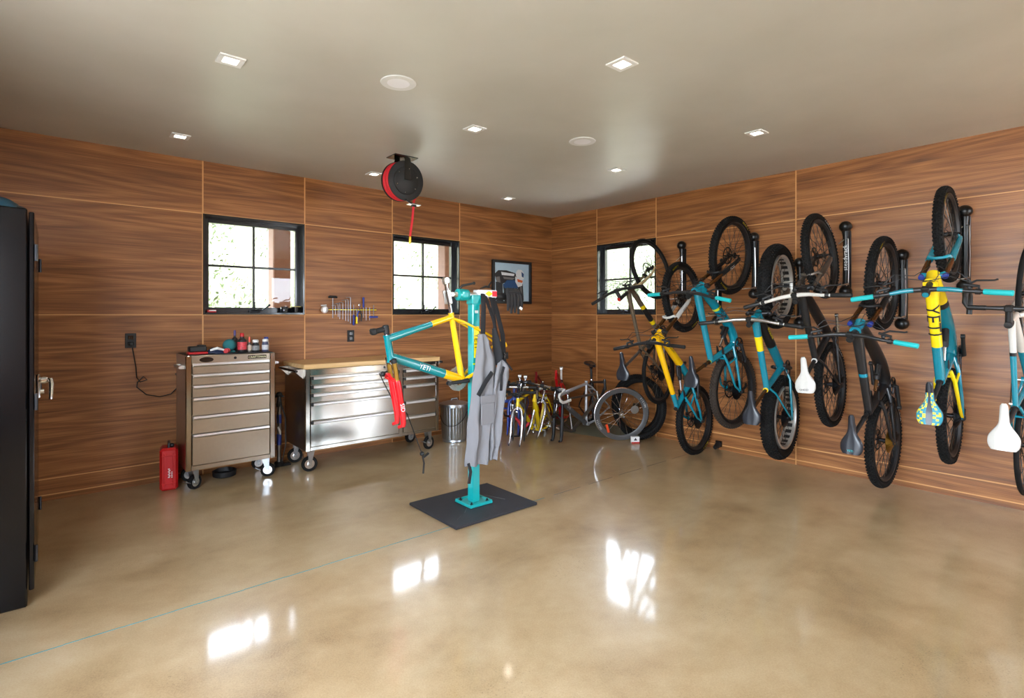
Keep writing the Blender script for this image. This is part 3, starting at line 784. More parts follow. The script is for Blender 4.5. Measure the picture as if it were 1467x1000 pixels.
def split_tube(mb, a, b, r, spec, n=12, asp=1.0, mid=None, up=(0, 1, 0)):
    """tube a-b (optional bend via mid), spec = [(t_end, mat_index), ...]; radii interpolated over r"""
    a, b = V(a), V(b); ctrl = [a] + ([V(q) for q in mid] if mid else []) + [b]
    N_ = 20
    def at(t):
        if len(ctrl) == 2: return ctrl[0].lerp(ctrl[1], t)
        if len(ctrl) == 3: return ctrl[0] * (1 - t) ** 2 + ctrl[1] * 2 * t * (1 - t) + ctrl[2] * t * t
        return ctrl[0] * (1 - t) ** 3 + ctrl[1] * 3 * t * (1 - t) ** 2 + ctrl[2] * 3 * t * t * (1 - t) + ctrl[3] * t ** 3
    def rad(t):
        q = t * (len(r) - 1); i = min(int(q), len(r) - 2); return r[i] + (r[i + 1] - r[i]) * (q - i)
    t0 = 0
    for t1, mi in spec:
        k = max(2, int(round((t1 - t0) * N_)) + 1); ts = [t0 + (t1 - t0) * i / (k - 1) for i in range(k)]
        mb.tube([at(t) for t in ts], [rad(t) for t in ts], n, mi, True, asp, up); t0 = t1
    return at, rad

def make_bike(name, label, P, o, rot3, sp, group=None):
    """P: fitted geometry, sp: looks"""
    cat = 'bicycle frame' if sp.get('nowheels') else 'bicycle'
    root = thing(name, label, cat, M=Mrc(rot3, o), group=group)
    wb, R, w = P['wb'], P['R'], P['w']
    a = radians(P['hta']); ax = V((-cos(a), 0, sin(a))); nrm = V((sin(a), 0, cos(a)))
    fa = V((wb, 0, 0)); base = fa - nrm * .045; crown = base + ax * sqrt(max(.01, P['ac'] ** 2 - .045 ** 2))
    SM = steerM(base, ax, P['steer'])
    bb = V((P['bbx'], 0, P['bbz']))
    st = V((P['sadx'], 0, P['sadz'])); clampp = st + V((-.15, 0, -.04))
    htl = sp.get('htl', .12)
    hb = crown + ax * .012; ht = hb + ax * htl
    sdir = (clampp - bb).normalized(); stl = sp.get('stl', .42); sc = bb + sdir * stl
    fm = sp['fm']; kind = sp['kind']; big = sp.get('tube', .026)
    mb = MB()
    mb.tube([hb, hb + ax * .02, ht - ax * .02, ht], [big * .95, big * .82, big * .78, big * .9], 16, sp.get('hm', 0))
    tt0 = ht - ax * .028; dt0 = hb + ax * .032
    ttm = sp.get('ttm'); dtm = sp.get('dtm')
    att, radt = split_tube(mb, tt0, sc - sdir * .02, [big * .92, big * .72, big * .66], sp.get('tts', [(1, 0)]), mid=ttm)
    atd, radd = split_tube(mb, dt0, bb, [big * .95, big * 1.05, big * 1.1, big * .95], sp.get('dts', [(1, 0)]), mid=dtm)
    split_tube(mb, bb, sc, [big * .8, big * .66], sp.get('sts', [(1, 0)]), mid=sp.get('stm'))
    mb.tube([bb + V((0, -.037, 0)), bb + V((0, .037, 0))], .023, 16, sp.get('bm', 0))
    mb.lathe([(.019, 0), (.021, .006), (.021, .016), (.016, .016)], sc - sdir * .004, sdir, 16, sp.get('cm', len(fm) - 1))
    for key_ in ('text', 'toptext'):
        for (t, sz, f0, mi, tube_) in (sp.get(key_) or []):
            at = atd if tube_ == 'd' else att
            p = at(f0); q = at(min(1, f0 + .04)); d = (q - p).normalized(); rr = radd(f0) if tube_ == 'd' else radt(f0)
            for sy in ((1, -1) if key_ == 'text' else (0,)):
                if sy: nv = V((0, sy, 0)); u = d if sy > 0 else -d
                else:
                    u = d; nv = V((0, 1, 0)).cross(u); nv = nv if nv.z > 0 else -nv
                nv = (nv - nv.dot(u) * u).normalized(); up = nv.cross(u)
                mb.text(t, sz, p, u, up, mi, place=lambda x, y, p=p, u=u, nv=nv, up=up, rr=rr: p + u * x + (nv * cos(y / rr) + up * sin(y / rr)) * (rr + (.0028 if key_ == 'text' else .0045)))
    # rear end
    ya = sp.get('ya', .068)
    def stays(mb, cs_m=0, ss_m=0, ssbot=None):
        for sy in (-1, 1):
            mb.tube([bb + V((-.01, sy * .028, 0)), bb + V((-.10, sy * (.04 + w * .28), .0)), V((.02, sy * ya, 0)), V((-.008, sy * ya, 0))], [.014, .012, .009, .008], 10, cs_m)
            mb.tube([sc - sdir * .03 + V((0, sy * .015, 0)), sc - sdir * .03 + V((-.05, sy * (.028 + w * .2), -.05)), V((.03, sy * ya, .06)), V((0, sy * ya, .005))], [.010, .009, .008, .008], 10, ss_m)
            mb.box(V((0, sy * ya, 0)), (.03, .006, .035), cs_m, None, .002)
        mb.tube([sc - sdir * .03 + V((-.07, -.02 - w * .25, -.08)), sc - sdir * .03 + V((-.07, .02 + w * .25, -.08))], .007, 8, ss_m)
    rm = sp.get('rm', fm)
    if kind == 'ht':
        stays(mb, sp.get('csm', 0), sp.get('ssm', 0)); mb.build('frame', fm, root)
    else:
        mb.build('frame', fm, root)
        mb = MB(); piv = bb + V((-.035, 0, .055)); rk = bb + sdir * .24 + V((.02, 0, 0)); cm_, sm_ = sp.get('csm', 0), sp.get('ssm', 0)
        for sy in (-1, 1):
            mb.tube([piv + V((.02, sy * .03, 0)), piv + V((-.07, sy * (.035 + w * .3), .01)), V((.10, sy * (ya + .003), .02)), V((0, sy * ya, 0))], [.016, .014, .012, .011], 10, cm_)
            mb.tube([rk + V((-.02, sy * .033, 0)), rk + V((-.10, sy * (.035 + w * .3), -.03)), V((.05, sy * (ya + .004), .09)), V((0, sy * ya, .01))], [.013, .013, .010, .010], 10, sm_)
            mb.box(V((0, sy * ya, .005)), (.035, .008, .04), cm_, None, .003)
            mb.tube([piv + V((-.09, sy * (.04 + w * .3), .02)), rk + V((-.11, sy * (.038 + w * .3), -.05))], .008, 8, sm_)
        mb.tube([rk + V((-.06, -.045, -.01)), rk + V((-.06, .045, -.01))], .010, 8, sm_)
        mb.build('rear_triangle', rm, root)
        mb = MB()
        for sy in (-1, 1): mb.prism([(-.03, -.012), (.0, -.02), (.05, .0), (.055, .018), (0, .014), (-.03, .012)], rk + V((0, sy * .026 - .003, 0)), (1, 0, 0), (0, 0, 1), -.006, 0)
        mb.build('rocker_link', BLACKM, root)
        mb = MB(); s0 = rk + V((.05, 0, .008)); s1 = atd(.62) + V((0, 0, .02)) if sp.get('shock', 'd') == 'd' else att(.5) + V((0, 0, -.01))
        d = s1 - s0
        mb.tube([s0, s0 + d * .45], .011, 10, 1); mb.tube([s0 + d * .38, s0 + d * .42, s0 + d * .95, s1], [.018, .022, .022, .014], 14, 0); mb.tube([s1 + V((0, -.022, 0)), s1 + V((0, .022, 0))], .008, 8, 1)
        mb.tube([s0 + d * .86, s0 + d * .86 + V((.01, -.01, .045)), s0 + d * .5 + V((.02, -.01, .05))], .014, 10, 0)
        mb.build('rear_shock', [BLACKM, sp.get('shaft', SILVER)], root)
    # fork
    fk = sp['fork']; sy_ = sp.get('fw_half', .062 + max(0, w - .06) * .5)
    fo = bpy.data.objects.new('fork', None); C.objects.link(fo); fo.parent = root; fo.matrix_local = SM
    mb = MB()
    if fk['type'] == 'sus':
        L_ = (crown - base).length
        for s_ in (-1, 1):
            top = crown + V((0, s_ * sy_, 0)); bot = fa - nrm * .045 + V((0, s_ * sy_, 0)); 
            mb.tube([top + ax * .03, top - ax * .005, top - ax * L_ * .45], .0165, 12, 1)
            mb.tube([top + ax * .008, top + ax * .034, top + ax * .038], [.018, .018, .010], 12, 3)
        mb.tube([crown + V((0, -sy_, 0)), crown + ax * .012 + V((0, -sy_ * .5, 0)), crown + ax * .018, crown + ax * .012 + V((0, sy_ * .5, 0)), crown + V((0, sy_, 0))], [.021, .020, .024, .020, .021], 12, 2)
        mb.tube([crown, ht + ax * .05], .014, 12, 2)
        mb.build('crown', [fk['low'], fk['stan'], fk['crown'], fk.get('cap', BLACKM)], fo)
        mb = MB()
        for s_ in (-1, 1):
            top = crown + V((0, s_ * sy_, 0)); a0 = top - ax * (L_ * fk.get('low0', .40))
            mb.tube([a0, a0 - ax * .015, base + V((0, s_ * sy_, 0)) + ax * .06, base + V((0, s_ * (sy_ + .002), 0)) + nrm * .006 + ax * .012, base + V((0, s_ * (sy_ + .002), 0)) + nrm * .012 - ax * .008], [.020, .023, .020, .018, .014], 12, 0)
            mb.box(fa - nrm * .018 + V((0, s_ * (sy_ - .002), -.002)), (.040, .009, .022), 0, Matrix.Rotation(-(pi / 2 - a), 3, 'Y'), .004)
        # arch bridging the two lowers in front of the wheel
        a1 = crown - ax * (L_ * (fk.get('low0', .40) + .02)); ar = nrm * .035
        pk_ = V((0, 0, 0))
        hgt = sp.get('arch', .05)
        mb.tube([a1 + V((0, -sy_, 0)), a1 + ar + V((0, -sy_ * .9, 0)) + ax * hgt * .5, a1 + ar + V((0, -sy_ * .35, 0)) + ax * hgt, a1 + ar + V((0, sy_ * .35, 0)) + ax * hgt, a1 + ar + V((0, sy_ * .9, 0)) + ax * hgt * .5, a1 + V((0, sy_, 0))], [.014, .012, .011, .011, .012, .014], 10, fk.get('archm', 0), asp=1.0)
        ms = [fk['low'], fk.get('deco', WHITEP)]
        if fk.get('text'):
            for s_ in (-1, 1):
                p = base + V((0, s_ * sy_, 0)) + ax * L_ * .30; nv = V((0, s_, 0)); u = ax * (-1 if s_ < 0 else -1)
                mb.text(fk['text'], .040, p + nv * 0, u, nv.cross(u), 1, .0235)
        mb.build('lower_legs', ms, fo)
    else:
        for s_ in (-1, 1):
            mb.tube([crown + V((0, s_ * .012, 0)), crown + V((0, s_ * (sy_ * .8), -.0)) - ax * .03, crown + V((0, s_ * sy_, 0)) - ax * .12, base + V((0, s_ * sy_, 0)) + ax * .1 + nrm * .01, fa + V((0, s_ * sy_, 0))], [.015, .017, .016, .012, .009], 10, 0)
            mb.box(fa + V((0, s_ * sy_, 0)), (.022, .007, .026), 1, None, .002)
        mb.tube([crown - ax * .02, ht + ax * .05], [.018, .014], 12, 0)
        mb.build('blades', [fk['low'], fk.get('stan', BLACKM)], fo)
    if not sp.get('nocaliper'):
        mb = MB(); mb.box(fa + V((-.055, .05, .075)), (.035, .026, .06), 0, Matrix.Rotation(.4, 3, 'Y'), .008); mb.build('brake_caliper', BLACKM, fo)
    if sp.get('remote'):
        mb = MB(); p = crown - ax * .09 + V((0, -sy_ - .02, 0)); mb.ball(p, .028, 0, 10, (1, .7, 1.3)); mb.ball(p + V((.03, 0, .03)), .018, 0, 10); mb.tube([p + V((0, 0, .03)), p + V((.05, -.0, .05)), p + V((.055, 0, -.16)), p + V((.01, 0, -.31)), p + V((.05, 0, -.62))], .0035, 6)
        mb.ball(p + V((.05, 0, -.63)), .017, 0, 8); mb.box(p + V((.03, 0, -.66)), (.05, .02, .012), 0, None, .003); mb.tube([p + V((.05, 0, -.63)), p + V((.07, 0, -.70)), p + V((.11, 0, -.76))], .006, 6)
        mb.build('dangling_brake_caliper', BLACKM, root)
    # wheels
    if not sp.get('nowheels'):
        wk = sp.get('tread', 'knob'); rim = sp.get('rim', BLACKM)
        o1 = wheel(root, R, w, fa, wk, rim, sp.get('rotor', True), None, sp.get('brand'), sp.get('rub'), sp.get('deep', .024), 28, M=SM, name='front_wheel', holes=sp.get('holes', False))
        o2 = wheel(root, R, w, (0, 0, 0), wk, rim, sp.get('rotor', True), sp.get('cass', DARKM), sp.get('brand2', sp.get('brand')), sp.get('rub'), sp.get('deep', .024), 28, name='rear_wheel', holes=sp.get('holes', False))
        mb = MB(); mb.tube([(0, -ya - .008, 0), (0, ya + .008, 0)], .007, 8); mb.build('rear_axle', DARKM, root)
        mb = MB(); mb.tube([fa + V((0, -sy_ - .012, 0)), fa + V((0, sy_ + .012, 0))], .007, 8); mb.build('front_axle', DARKM, fo)
    # stem and bar
    top = crown + ax * P['barh']; barc = top + nrm * P['stem']; hw = P['bar']
    st_m = sp.get('stemm', BLACKM); bar_m = sp.get('barm', CARBON)
    mb = MB()
    mb.tube([ht + ax * .002, top - ax * .022], .018, 14); mb.tube([top - ax * .022, top + ax * .022], .021, 14); mb.tube([top, top + nrm * (P['stem'] - .012)], [.019, .017], 12)
    mb.box(barc + nrm * .0, (.040, .046, .040), 0, Matrix.Rotation(-(pi / 2 - a), 3, 'Y'), .008)
    mb.lathe([(.017, 0), (.017, .004), (.001, .006)], top + ax * .022, ax, 16, 1)
    mb.build('stem', [st_m, sp.get('capm', BLACKM)], root, SM)
    if sp.get('bars', 'flat') == 'flat':
        rise = sp.get('rise', .02)
        pts = [barc + V((-.045, s_ * hw, rise)) if k == 0 else (barc + V((-.02, s_ * hw * .5, rise)) if k == 1 else (barc + V((-.004, s_ * hw * .28, rise * .6)) if k == 2 else barc + V((0, s_ * .04, 0)))) for s_, k in ((-1, 0), (-1, 1), (-1, 2), (-1, 3), (1, 3), (1, 2), (1, 1), (1, 0))]
        hb_ = MB(); hb_.tube(pts, [.011, .0115, .014, .0158, .0158, .014, .0115, .011], 12, 0)
        if sp.get('barsplit'):
            hb_.tube([pts[1].lerp(pts[2], .2), pts[2], pts[3].lerp(pts[2], .3)], [.0127, .0148, .016], 12, 1); hb_.tube([pts[6].lerp(pts[5], .2), pts[5], pts[4].lerp(pts[5], .3)], [.0127, .0148, .016], 12, 1)
        H = hb_.build('handlebar', [bar_m, sp.get('barsplit') or bar_m], root, SM)
        for s_ in (-1, 1):
            e = barc + V((-.045, s_ * hw, rise)); i_ = barc + V((-.02, s_ * hw * .5, rise)); d = (i_ - e).normalized()
            g = MB(); g.tube([e - d * .004, e, e + d * .125, e + d * .13], [.012, .0165, .0165, .013], 14); g.build('grip', sp.get('gripm', BLACKM), H)
            b = MB(); q = e + d * .15; b.tube([q - d * .01, q + d * .015], .018, 12)
            b.tube([q, q + V((.03, 0, -.012)), q + V((.04, 0, -.014)) + d * .07], [.008, .010, .009], 8)
            b.tube([q + V((.04, 0, -.014)) + d * .05, q + V((.065, 0, -.02)) + d * .01, q + V((.07, 0, -.03)) - d * .07, q + V((.078, 0, -.03)) - d * .085], [.007, .006, .005, .006], 8)
            b.ball(q + V((.02, 0, -.02)) + d * .045, .014, 0, 8); b.build('brake_lever', BLACKM, H)
        # hoses looping from levers to head tube
        if sp.get('hoses', True):
            c = MB()
            for s_ in (-1, 1):
                q = barc + V((0, s_ * hw * .55, rise)); c.tube([q + V((.04, 0, 0)), q + V((.10, -s_ * .06, 0)), barc + V((.09, s_ * .06, -.02)), crown + V((.06, s_ * .02, -.01)), crown + V((.03, s_ * .05, -.08))], .0025, 6)
                c.tube([q + V((.035, 0, -.01)), q + V((.075, -s_ * .1, -.02)), barc + V((.05, -s_ * .03, -.08)), dt0 + V((.02, -s_ * .03, -.01)), atd(.25) + V((0, -s_ * .028, 0))], .0025, 6)
            c.build('brake_hose', BLACKM, root)
    elif sp['bars'] == 'drop':
        hb_ = MB()
        for s_ in (-1, 1):
            y1 = s_ * hw
            hb_.tube([barc, barc + V((0, y1 * .55, 0)), barc + V((.0, y1 * .92, 0)), barc + V((.03, y1, .0)), barc + V((.085, y1, -.004)), barc + V((.115, y1, -.035)), barc + V((.11, y1, -.08)), barc + V((.075, y1, -.115)), barc + V((.02, y1, -.125)), barc + V((-.04, y1, -.128))], [.0155, .012, .012, .012, .012, .012, .012, .012, .012, .012], 10, 0)
        H = hb_.build('handlebar', bar_m, root, SM)
        for s_ in (-1, 1):
            y1 = s_ * hw; g = MB()
            g.tube([barc + V((0, y1 * .5, 0)), barc + V((.0, y1 * .92, 0)), barc + V((.03, y1, .0)), barc + V((.085, y1, -.004)), barc + V((.115, y1, -.035)), barc + V((.11, y1, -.08)), barc + V((.075, y1, -.115)), barc + V((.02, y1, -.125)), barc + V((-.042, y1, -.128))], .0155, 10); g.build('bar_tape', sp.get('gripm', BLACKM), H)
            g = MB(); g.tube([barc + V((.07, y1, .006)), barc + V((.11, y1, .018)), barc + V((.13, y1, .05))], [.014, .016, .010], 10); g.tube([barc + V((.115, y1, .015)), barc + V((.135, y1, -.03)), barc + V((.125, y1, -.085))], [.006, .006, .005], 8, 1); g.build('brake_lever', [BLACKM, sp.get('levm', BLACKM)], H)
    # saddle and post
    if not sp.get('nosaddle'):
        mb = MB(); mb.tube([sc - sdir * .03, clampp - sdir * .01], sp.get('postr', .0145), 12, 0)
        if sp.get('dropper'): mb.tube([sc - sdir * .01, sc + sdir * .02], .021, 14, 1); mb.tube([sc + sdir * .07, sc + sdir * .09], .019, 14, 1)
        mb.box(clampp, (.05, .036, .022), 1, None, .006)
        for s_ in (-1, 1): mb.tube([st + V((-.05, s_ * .012, -.02)), clampp + V((.045, s_ * .022, .012)), clampp + V((-.045, s_ * .022, .012)), st + V((-.25, s_ * .035, -.008))], .0035, 6, 1)
        mb.build('seatpost', [sp.get('postm', BLACKM), DARKM], root)
        sm = saddle_mesh(None, sp.get('patt'), sp.get('sadl', .27), sp.get('sadw', .142)); ms = [sp.get('sadm', SADDLE)] + (sp['patt'] if sp.get('patt') else [])
        if sp.get('sadt'):
            sm.text(sp['sadt'][0], .02, V((-.245, 0, .0)), V((0, -1, 0)), V((1, 0, .0)), 1, .0185); ms = [ms[0], sp['sadt'][1]]
        so = sm.build('saddle', ms, root, Matrix.Translation(st + V((0, 0, .012))) @ Matrix.Rotation(sp.get('sadrot', 0.0), 4, 'Y'))
    elif sp.get('postonly'):
        mb = MB(); e = sc + sdir * sp['postonly']; mb.tube([sc - sdir * .03, e], .0138, 12, 0); mb.box(e, (.045, .034, .03), 1, None, .006)
        mb.lathe([(.02, -.02), (.02, .02), (.001, .02)], e + V((0, -.001, 0)) + sdir * .012, (0, 1, 0), 14, 1)
        mb.build('seatpost', [sp.get('postm', SILVER), ALU], root)
    # drivetrain
    if sp.get('crank', True):
        ca = radians(sp.get('cranka', 10)); cl = .17; cmn = sp.get('crankm', BLACKM)
        mb = MB()
        for s_, off in ((-1, 0), (1, pi)):
            e = bb + V((cl * cos(ca + off), s_ * .085, cl * sin(ca + off))); mb.tube([bb + V((0, s_ * .06, 0)), bb + V((0, s_ * .075, 0)), e], [.018, .016, .011], 10)
            mb.tube([e + V((0, -.012, 0)), e + V((0, .012, 0))], .016, 12)
        mb.tube([bb + V((0, -.07, 0)), bb + V((0, .07, 0))], .012, 10)
        cr = mb.build('crankset', cmn, root)
        mb = MB(); cR = sp.get('ringr', .066)
        mb.lathe([(cR, -.0012), (cR, .0012), (cR * .82, .0012), (cR * .82, -.0012)], bb + V((0, -.052, 0)), (0, 1, 0), 64, 0, True, True, fn=lambda r, h, a_: r + (.003 * (1 if int(a_ * 32 / pi) % 2 else -1) if r > cR * .9 else 0))
        for i in range(5): t_ = i * 2 * pi / 5 + .4; mb.tube([bb + V((0, -.056, 0)), bb + V((cR * .88 * cos(t_), -.053, cR * .88 * sin(t_)))], .006, 6, asp=.4)
        if sp.get('rings', 1) > 1:
            for q in range(1, sp['rings']): rr2 = cR * (1 - .17 * q); mb.lathe([(rr2, -.0012), (rr2, .0012), (rr2 * .8, .0012), (rr2 * .8, -.0012)], bb + V((0, -.052 + .007 * q, 0)), (0, 1, 0), 48, 0, True, True)
        mb.build('chainring', sp.get('ringm', DARKM), cr)
        if sp.get('pedals'):
            for s_, off in ((-1, 0), (1, pi)):
                e = bb + V((cl * cos(ca + off), s_ * .145, cl * sin(ca + off))); mb = MB(); mb.box(e, (.07, .08, .016), 0, None, .005); mb.tube([e + V((0, -s_ * .06, 0)), e], .006, 8); mb.build('pedal', DARKM, cr)
        if not sp.get('nowheels'):
            mb = MB(); r1, r2 = cR, .036; y0, y1 = -.052, -.048
            for z in (1, -1):
                p, q = bb + V((0, y0, z * r1)), V((0, y1, z * r2)) if z > 0 else V((.02, y1, -.06))
                n_ = 26
                mb.tube([p, q], .0035, 4, 0, asp=.9)
                for i in range(n_): mb.box(p.lerp(q, (i + .5) / n_), (.009, .006, .008), 0)
            mb.tube([bb + V((r1 * cos(t), y0, r1 * sin(t))) for t in [pi / 2 - i * pi / 10 for i in range(11)]], .004, 5)
            mb.build('chain', sp.get('chainm', DARKM), root)
            mb = MB(); mb.box((-.012, -.07, -.03), (.04, .026, .05), 0, None, .008); mb.tube([(.0, -.062, -.05), (.035, -.058, -.13)], [.016, .012], 10, asp=.4)
            for q in ((.0, -.05, -.055), (.035, -.05, -.13)): mb.lathe([(.02, -.003), (.02, .003), (.001, .003)], q, (0, 1, 0), 14)
            mb.build('rear_derailleur', BLACKM, root)
            mb = MB(); mb.box((-.0 + .06, .055, .05), (.05, .025, .035), 0, None, .006); mb.build('rear_brake_caliper', BLACKM, root)
    return root

def hang_rot(P):
    B0 = Matrix(((0, 0, -1), (0, 1, 0), (1, 0, 0)))
    return rotm((0, 0, 1), P['yaw']) @ rotm((0, 1, 0), P['pitch']) @ B0 @ rotm((1, 0, 0), P['roll'])
FIT = {'B1': {'X': 4.9303, 'Y': 3.3664, 'Z': 0.7818, 'yaw': -0.0993, 'pitch': -0.0991, 'roll': 0.2126, 'steer': 0.2548, 'wb': 1.1163, 'bar': 0.3129, 'sadx': 0.3223, 'sadz': 0.7129, 'bbx': 0.43, 'bbz': -0.06, 'hta': 71.309, 'ac': 0.4387, 'stem': 0.085, 'barh': 0.2782, 'R': 0.338, 'w': 0.042}, 'B2': {'X': 4.9202, 'Y': 2.9302, 'Z': 0.3426, 'yaw': -0.1668, 'pitch': -0.1445, 'roll': 0.234, 'steer': 0.042, 'wb': 1.2489, 'bar': 0.3683, 'sadx': 0.22, 'sadz': 0.62, 'bbx': 0.4066, 'bbz': -0.0007, 'hta': 65.2816, 'ac': 0.5476, 'stem': 0.0355, 'barh': 0.2394, 'R': 0.352, 'w': 0.06}, 'B3': {'X': 4.8827, 'Y': 2.5068, 'Z': 0.6923, 'yaw': -0.0477, 'pitch': -0.0315, 'roll': -0.014, 'steer': -0.0938, 'wb': 1.2652, 'bar': 0.3994, 'sadx': 0.3693, 'sadz': 0.6612, 'bbx': 0.4285, 'bbz': -0.0175, 'hta': 64.2261, 'ac': 0.5424, 'stem': 0.0347, 'barh': 0.2263, 'R': 0.367, 'w': 0.062}, 'B4': {'X': 4.8855, 'Y': 2.0767, 'Z': 0.4966, 'yaw': -0.0079, 'pitch': -0.0595, 'roll': 0.0867, 'steer': -0.0315, 'wb': 1.1544, 'bar': 0.4003, 'sadx': 0.339, 'sadz': 0.6474, 'bbx': 0.4336, 'bbz': -0.0512, 'hta': 69.1891, 'ac': 0.4664, 'stem': 0.0412, 'barh': 0.2265, 'R': 0.372, 'w': 0.11}, 'B5': {'X': 4.9178, 'Y': 1.6832, 'Z': 0.822, 'yaw': -0.1815, 'pitch': -0.1311, 'roll': 0.2407, 'steer': 0.0806, 'wb': 1.0705, 'bar': 0.3737, 'sadx': 0.3395, 'sadz': 0.6003, 'bbx': 0.4135, 'bbz': -0.0313, 'hta': 69.0748, 'ac': 0.5013, 'stem': 0.0425, 'barh': 0.2168, 'R': 0.352, 'w': 0.058}, 'B6': {'X': 4.894, 'Y': 1.3015, 'Z': 0.4254, 'yaw': 0.0504, 'pitch': -0.0275, 'roll': -0.0637, 'steer': -0.0414, 'wb': 1.2174, 'bar': 0.3896, 'sadx': 0.2992, 'sadz': 0.6821, 'bbx': 0.4262, 'bbz': -0.0374, 'hta': 63.8447, 'ac': 0.5537, 'stem': 0.0304, 'barh': 0.2378, 'R': 0.362, 'w': 0.06}, 'B7': {'X': 4.914, 'Y': 0.9003, 'Z': 0.6733, 'yaw': -0.0502, 'pitch': -0.0385, 'roll': 0.0769, 'steer': 0.0254, 'wb': 1.303, 'bar': 0.4049, 'sadx': 0.323, 'sadz': 0.6517, 'bbx': 0.4389, 'bbz': -0.0324, 'hta': 63.0024, 'ac': 0.5627, 'stem': 0.025, 'barh': 0.2584, 'R': 0.345, 'w': 0.06}, 'B8': {'X': 4.9348, 'Y': 0.5027, 'Z': 0.528, 'yaw': -0.0302, 'pitch': 0.0267, 'roll': -0.0166, 'steer': -0.0481, 'wb': 1.0159, 'bar': 0.21, 'sadx': 0.3286, 'sadz': 0.6626, 'bbx': 0.43, 'bbz': -0.07, 'hta': 72.6465, 'ac': 0.3828, 'stem': 0.1, 'barh': 0.2, 'R': 0.33, 'w': 0.03}}
FT = [TEAL, YEL2, BLACKM, GREEN, WHITEP]
maxx = ('y', 'MAXXIS', (20, 200)); 
def susf(low, stan, crown, **k): return dict(type='sus', low=low, stan=stan, crown=crown, **k)
SPEC = {
 'B1': dict(kind='ht', fm=[OLIVE, YEL2, BLACKM], dts=[(.35, 0), (.42, 1), (.7, 2), (.78, 1), (1, 0)], tube=.026, htl=.13, stl=.44, fork=dict(type='rigid', low=TAN, stan=TAN), tread='slick', rub=RUBBER, rim=BLACKM, cass=DARKM, deep=.02,
            barm=CARBON, gripm=BLACKM, capm=REDP, ya=.066, fw_half=.055, cranka=60, stemm=BLACKM, postm=TITAN, sadm=SADDLE),
 'B2': dict(kind='fs', fm=[YEL, TEAL, BLACKM], tts=[(.8, 0), (1, 1)], dts=[(.62, 0), (1, 1)], sts=[(1, 1)], rm=[TEAL], tube=.035, fork=susf(WHITE, BROWN, DARKM, deco=BLACKM, text='FOX'), brand=maxx, nosaddle=True, cranka=160, stl=.40,
            text=[('YETI', .05, .3, 2, 'd')], barm=CARBON, shaft=SILVER, ringm=DARKM),
 'B3': dict(kind='fs', fm=[TEAL, BLACKM, GREEN], hm=0, tube=.040, fork=susf(BLACKM, BROWN, BLACKM, text='FOX'), brand=('y', 'MAXXIS', (330, 150)), brand2=('y', '', ()), rub=RUBBER, gripm=GRIPT, dtm=[(.78, 0, .27), (.56, 0, -.07)], dts=[(.3, 0), (.33, 2), (1, 0)], stl=.42, cranka=200,
            dropper=True, postm=BROWN, text=[('YETI', .055, .35, 1, 'd')], barm=CARBON, shock='d', rear_rub=1),
 'B4': dict(kind='ht', fm=[TEAL, BLACKM, YEL2], tube=.037, tts=[(.25, 0), (.45, 2), (1, 0)], dts=[(.08, 0), (.55, 1), (1, 0)], text=[('BIGTOP', .04, .32, 2, 'd')], fork=susf(TITAN, SILVER, DARKM, cap=DARKM), tread='fat', rim=SATIN, holes=True, deep=.02, rotor=True,
            ya=.096, fw_half=.085, barm=ALU, gripm=BLACKM, stl=.40, cranka=75, csm=0, ssm=0, crankm=BLACKM, postm=BROWN, sadm=SADDLE),
 'B5': dict(kind='ht', fm=[CARBON, BLACKM, WHITEP], tube=.035, fork=susf(TITAN, TITAN, DARKM, deco=RED, archm=0), brand=('w', 'SCHWALBE', (-40,)), barm=WHITE, gripm=BLACKM, stl=.41, crankm=SILVER, cranka=15, postm=BLACKM, sadm=WHITE, sadt=('GHOST', DARKM), cass=DARKM),
 'B6': dict(kind='fs', fm=[CARBON, TEAL, BLACKM], dts=[(1, 0)], tts=[(.52, 0), (.56, 1), (1, 0)], rm=[CARBON, TEAL], tube=.041, dtm=[(.80, 0, .31), (.58, 0, -.04)], hm=1, fork=susf(BLACKM, BROWN, BLACKM, cap=BLUE, text='FOX'), brand=('y', 'MAXXIS', (30,)), brand2=('w', 'MINION', (-60,)),
            gripm=GRIPT, cass=GOLD, stl=.42, cranka=190, pedals=False, dropper=True, postm=BLACKM, sadm=SADDLE, sadt=('YETI', GRIPT), barm=CARBON, shaft=BROWN),
 'B7': dict(kind='fs', fm=[TEAL, YEL2, BLACKM], hm=1, tts=[(.08, 1), (.64, 1), (1, 0)], dts=[(.3, 1), (.36, 2), (1, 0)], rm=[YEL2, TEAL], csm=1, ssm=0, tube=.044, dtm=[(.84, 0, .33), (.62, 0, -.02)], fork=susf(TEAL, BROWN, TEAL, cap=BLUE, deco=BLACKM, text='FOX'), brand=('y', 'MAXXIS', (40,)),
            gripm=GRIPT, barsplit=TEAL, stemm=BLACKM, capm=TEAL, stl=.40, cranka=35, patt=[mat('saddle_teal_print', (40, 140, 160), .5), mat('saddle_yellow_print', (226, 208, 50), .5)], toptext=[('YETI', .115, .36, 2, 't')], barm=CARBON, dropper=False),
 'B8': dict(kind='ht', fm=[TEAL, WHITE, BLACKM], tube=.022, hm=1, tts=[(.36, 1), (.40, 2), (1, 0)], dts=[(.5, 1), (1, 0)], text=[('LOOK', .035, .3, 2, 'd')], fork=dict(type='rigid', low=WHITE, stan=CHROME), tread='slick', rim=BLACKM, rotor=False, nocaliper=True, bars='drop', gripm=BLACKM,
            ya=.06, fw_half=.045, stl=.46, htl=.14, sadm=WHITE, crankm=SILVER, cranka=0, sadl=.275, sadw=.15, postm=BLACKM),
}
SPEC['B3']['brand2'] = None
SPEC['B8']['text'] = None
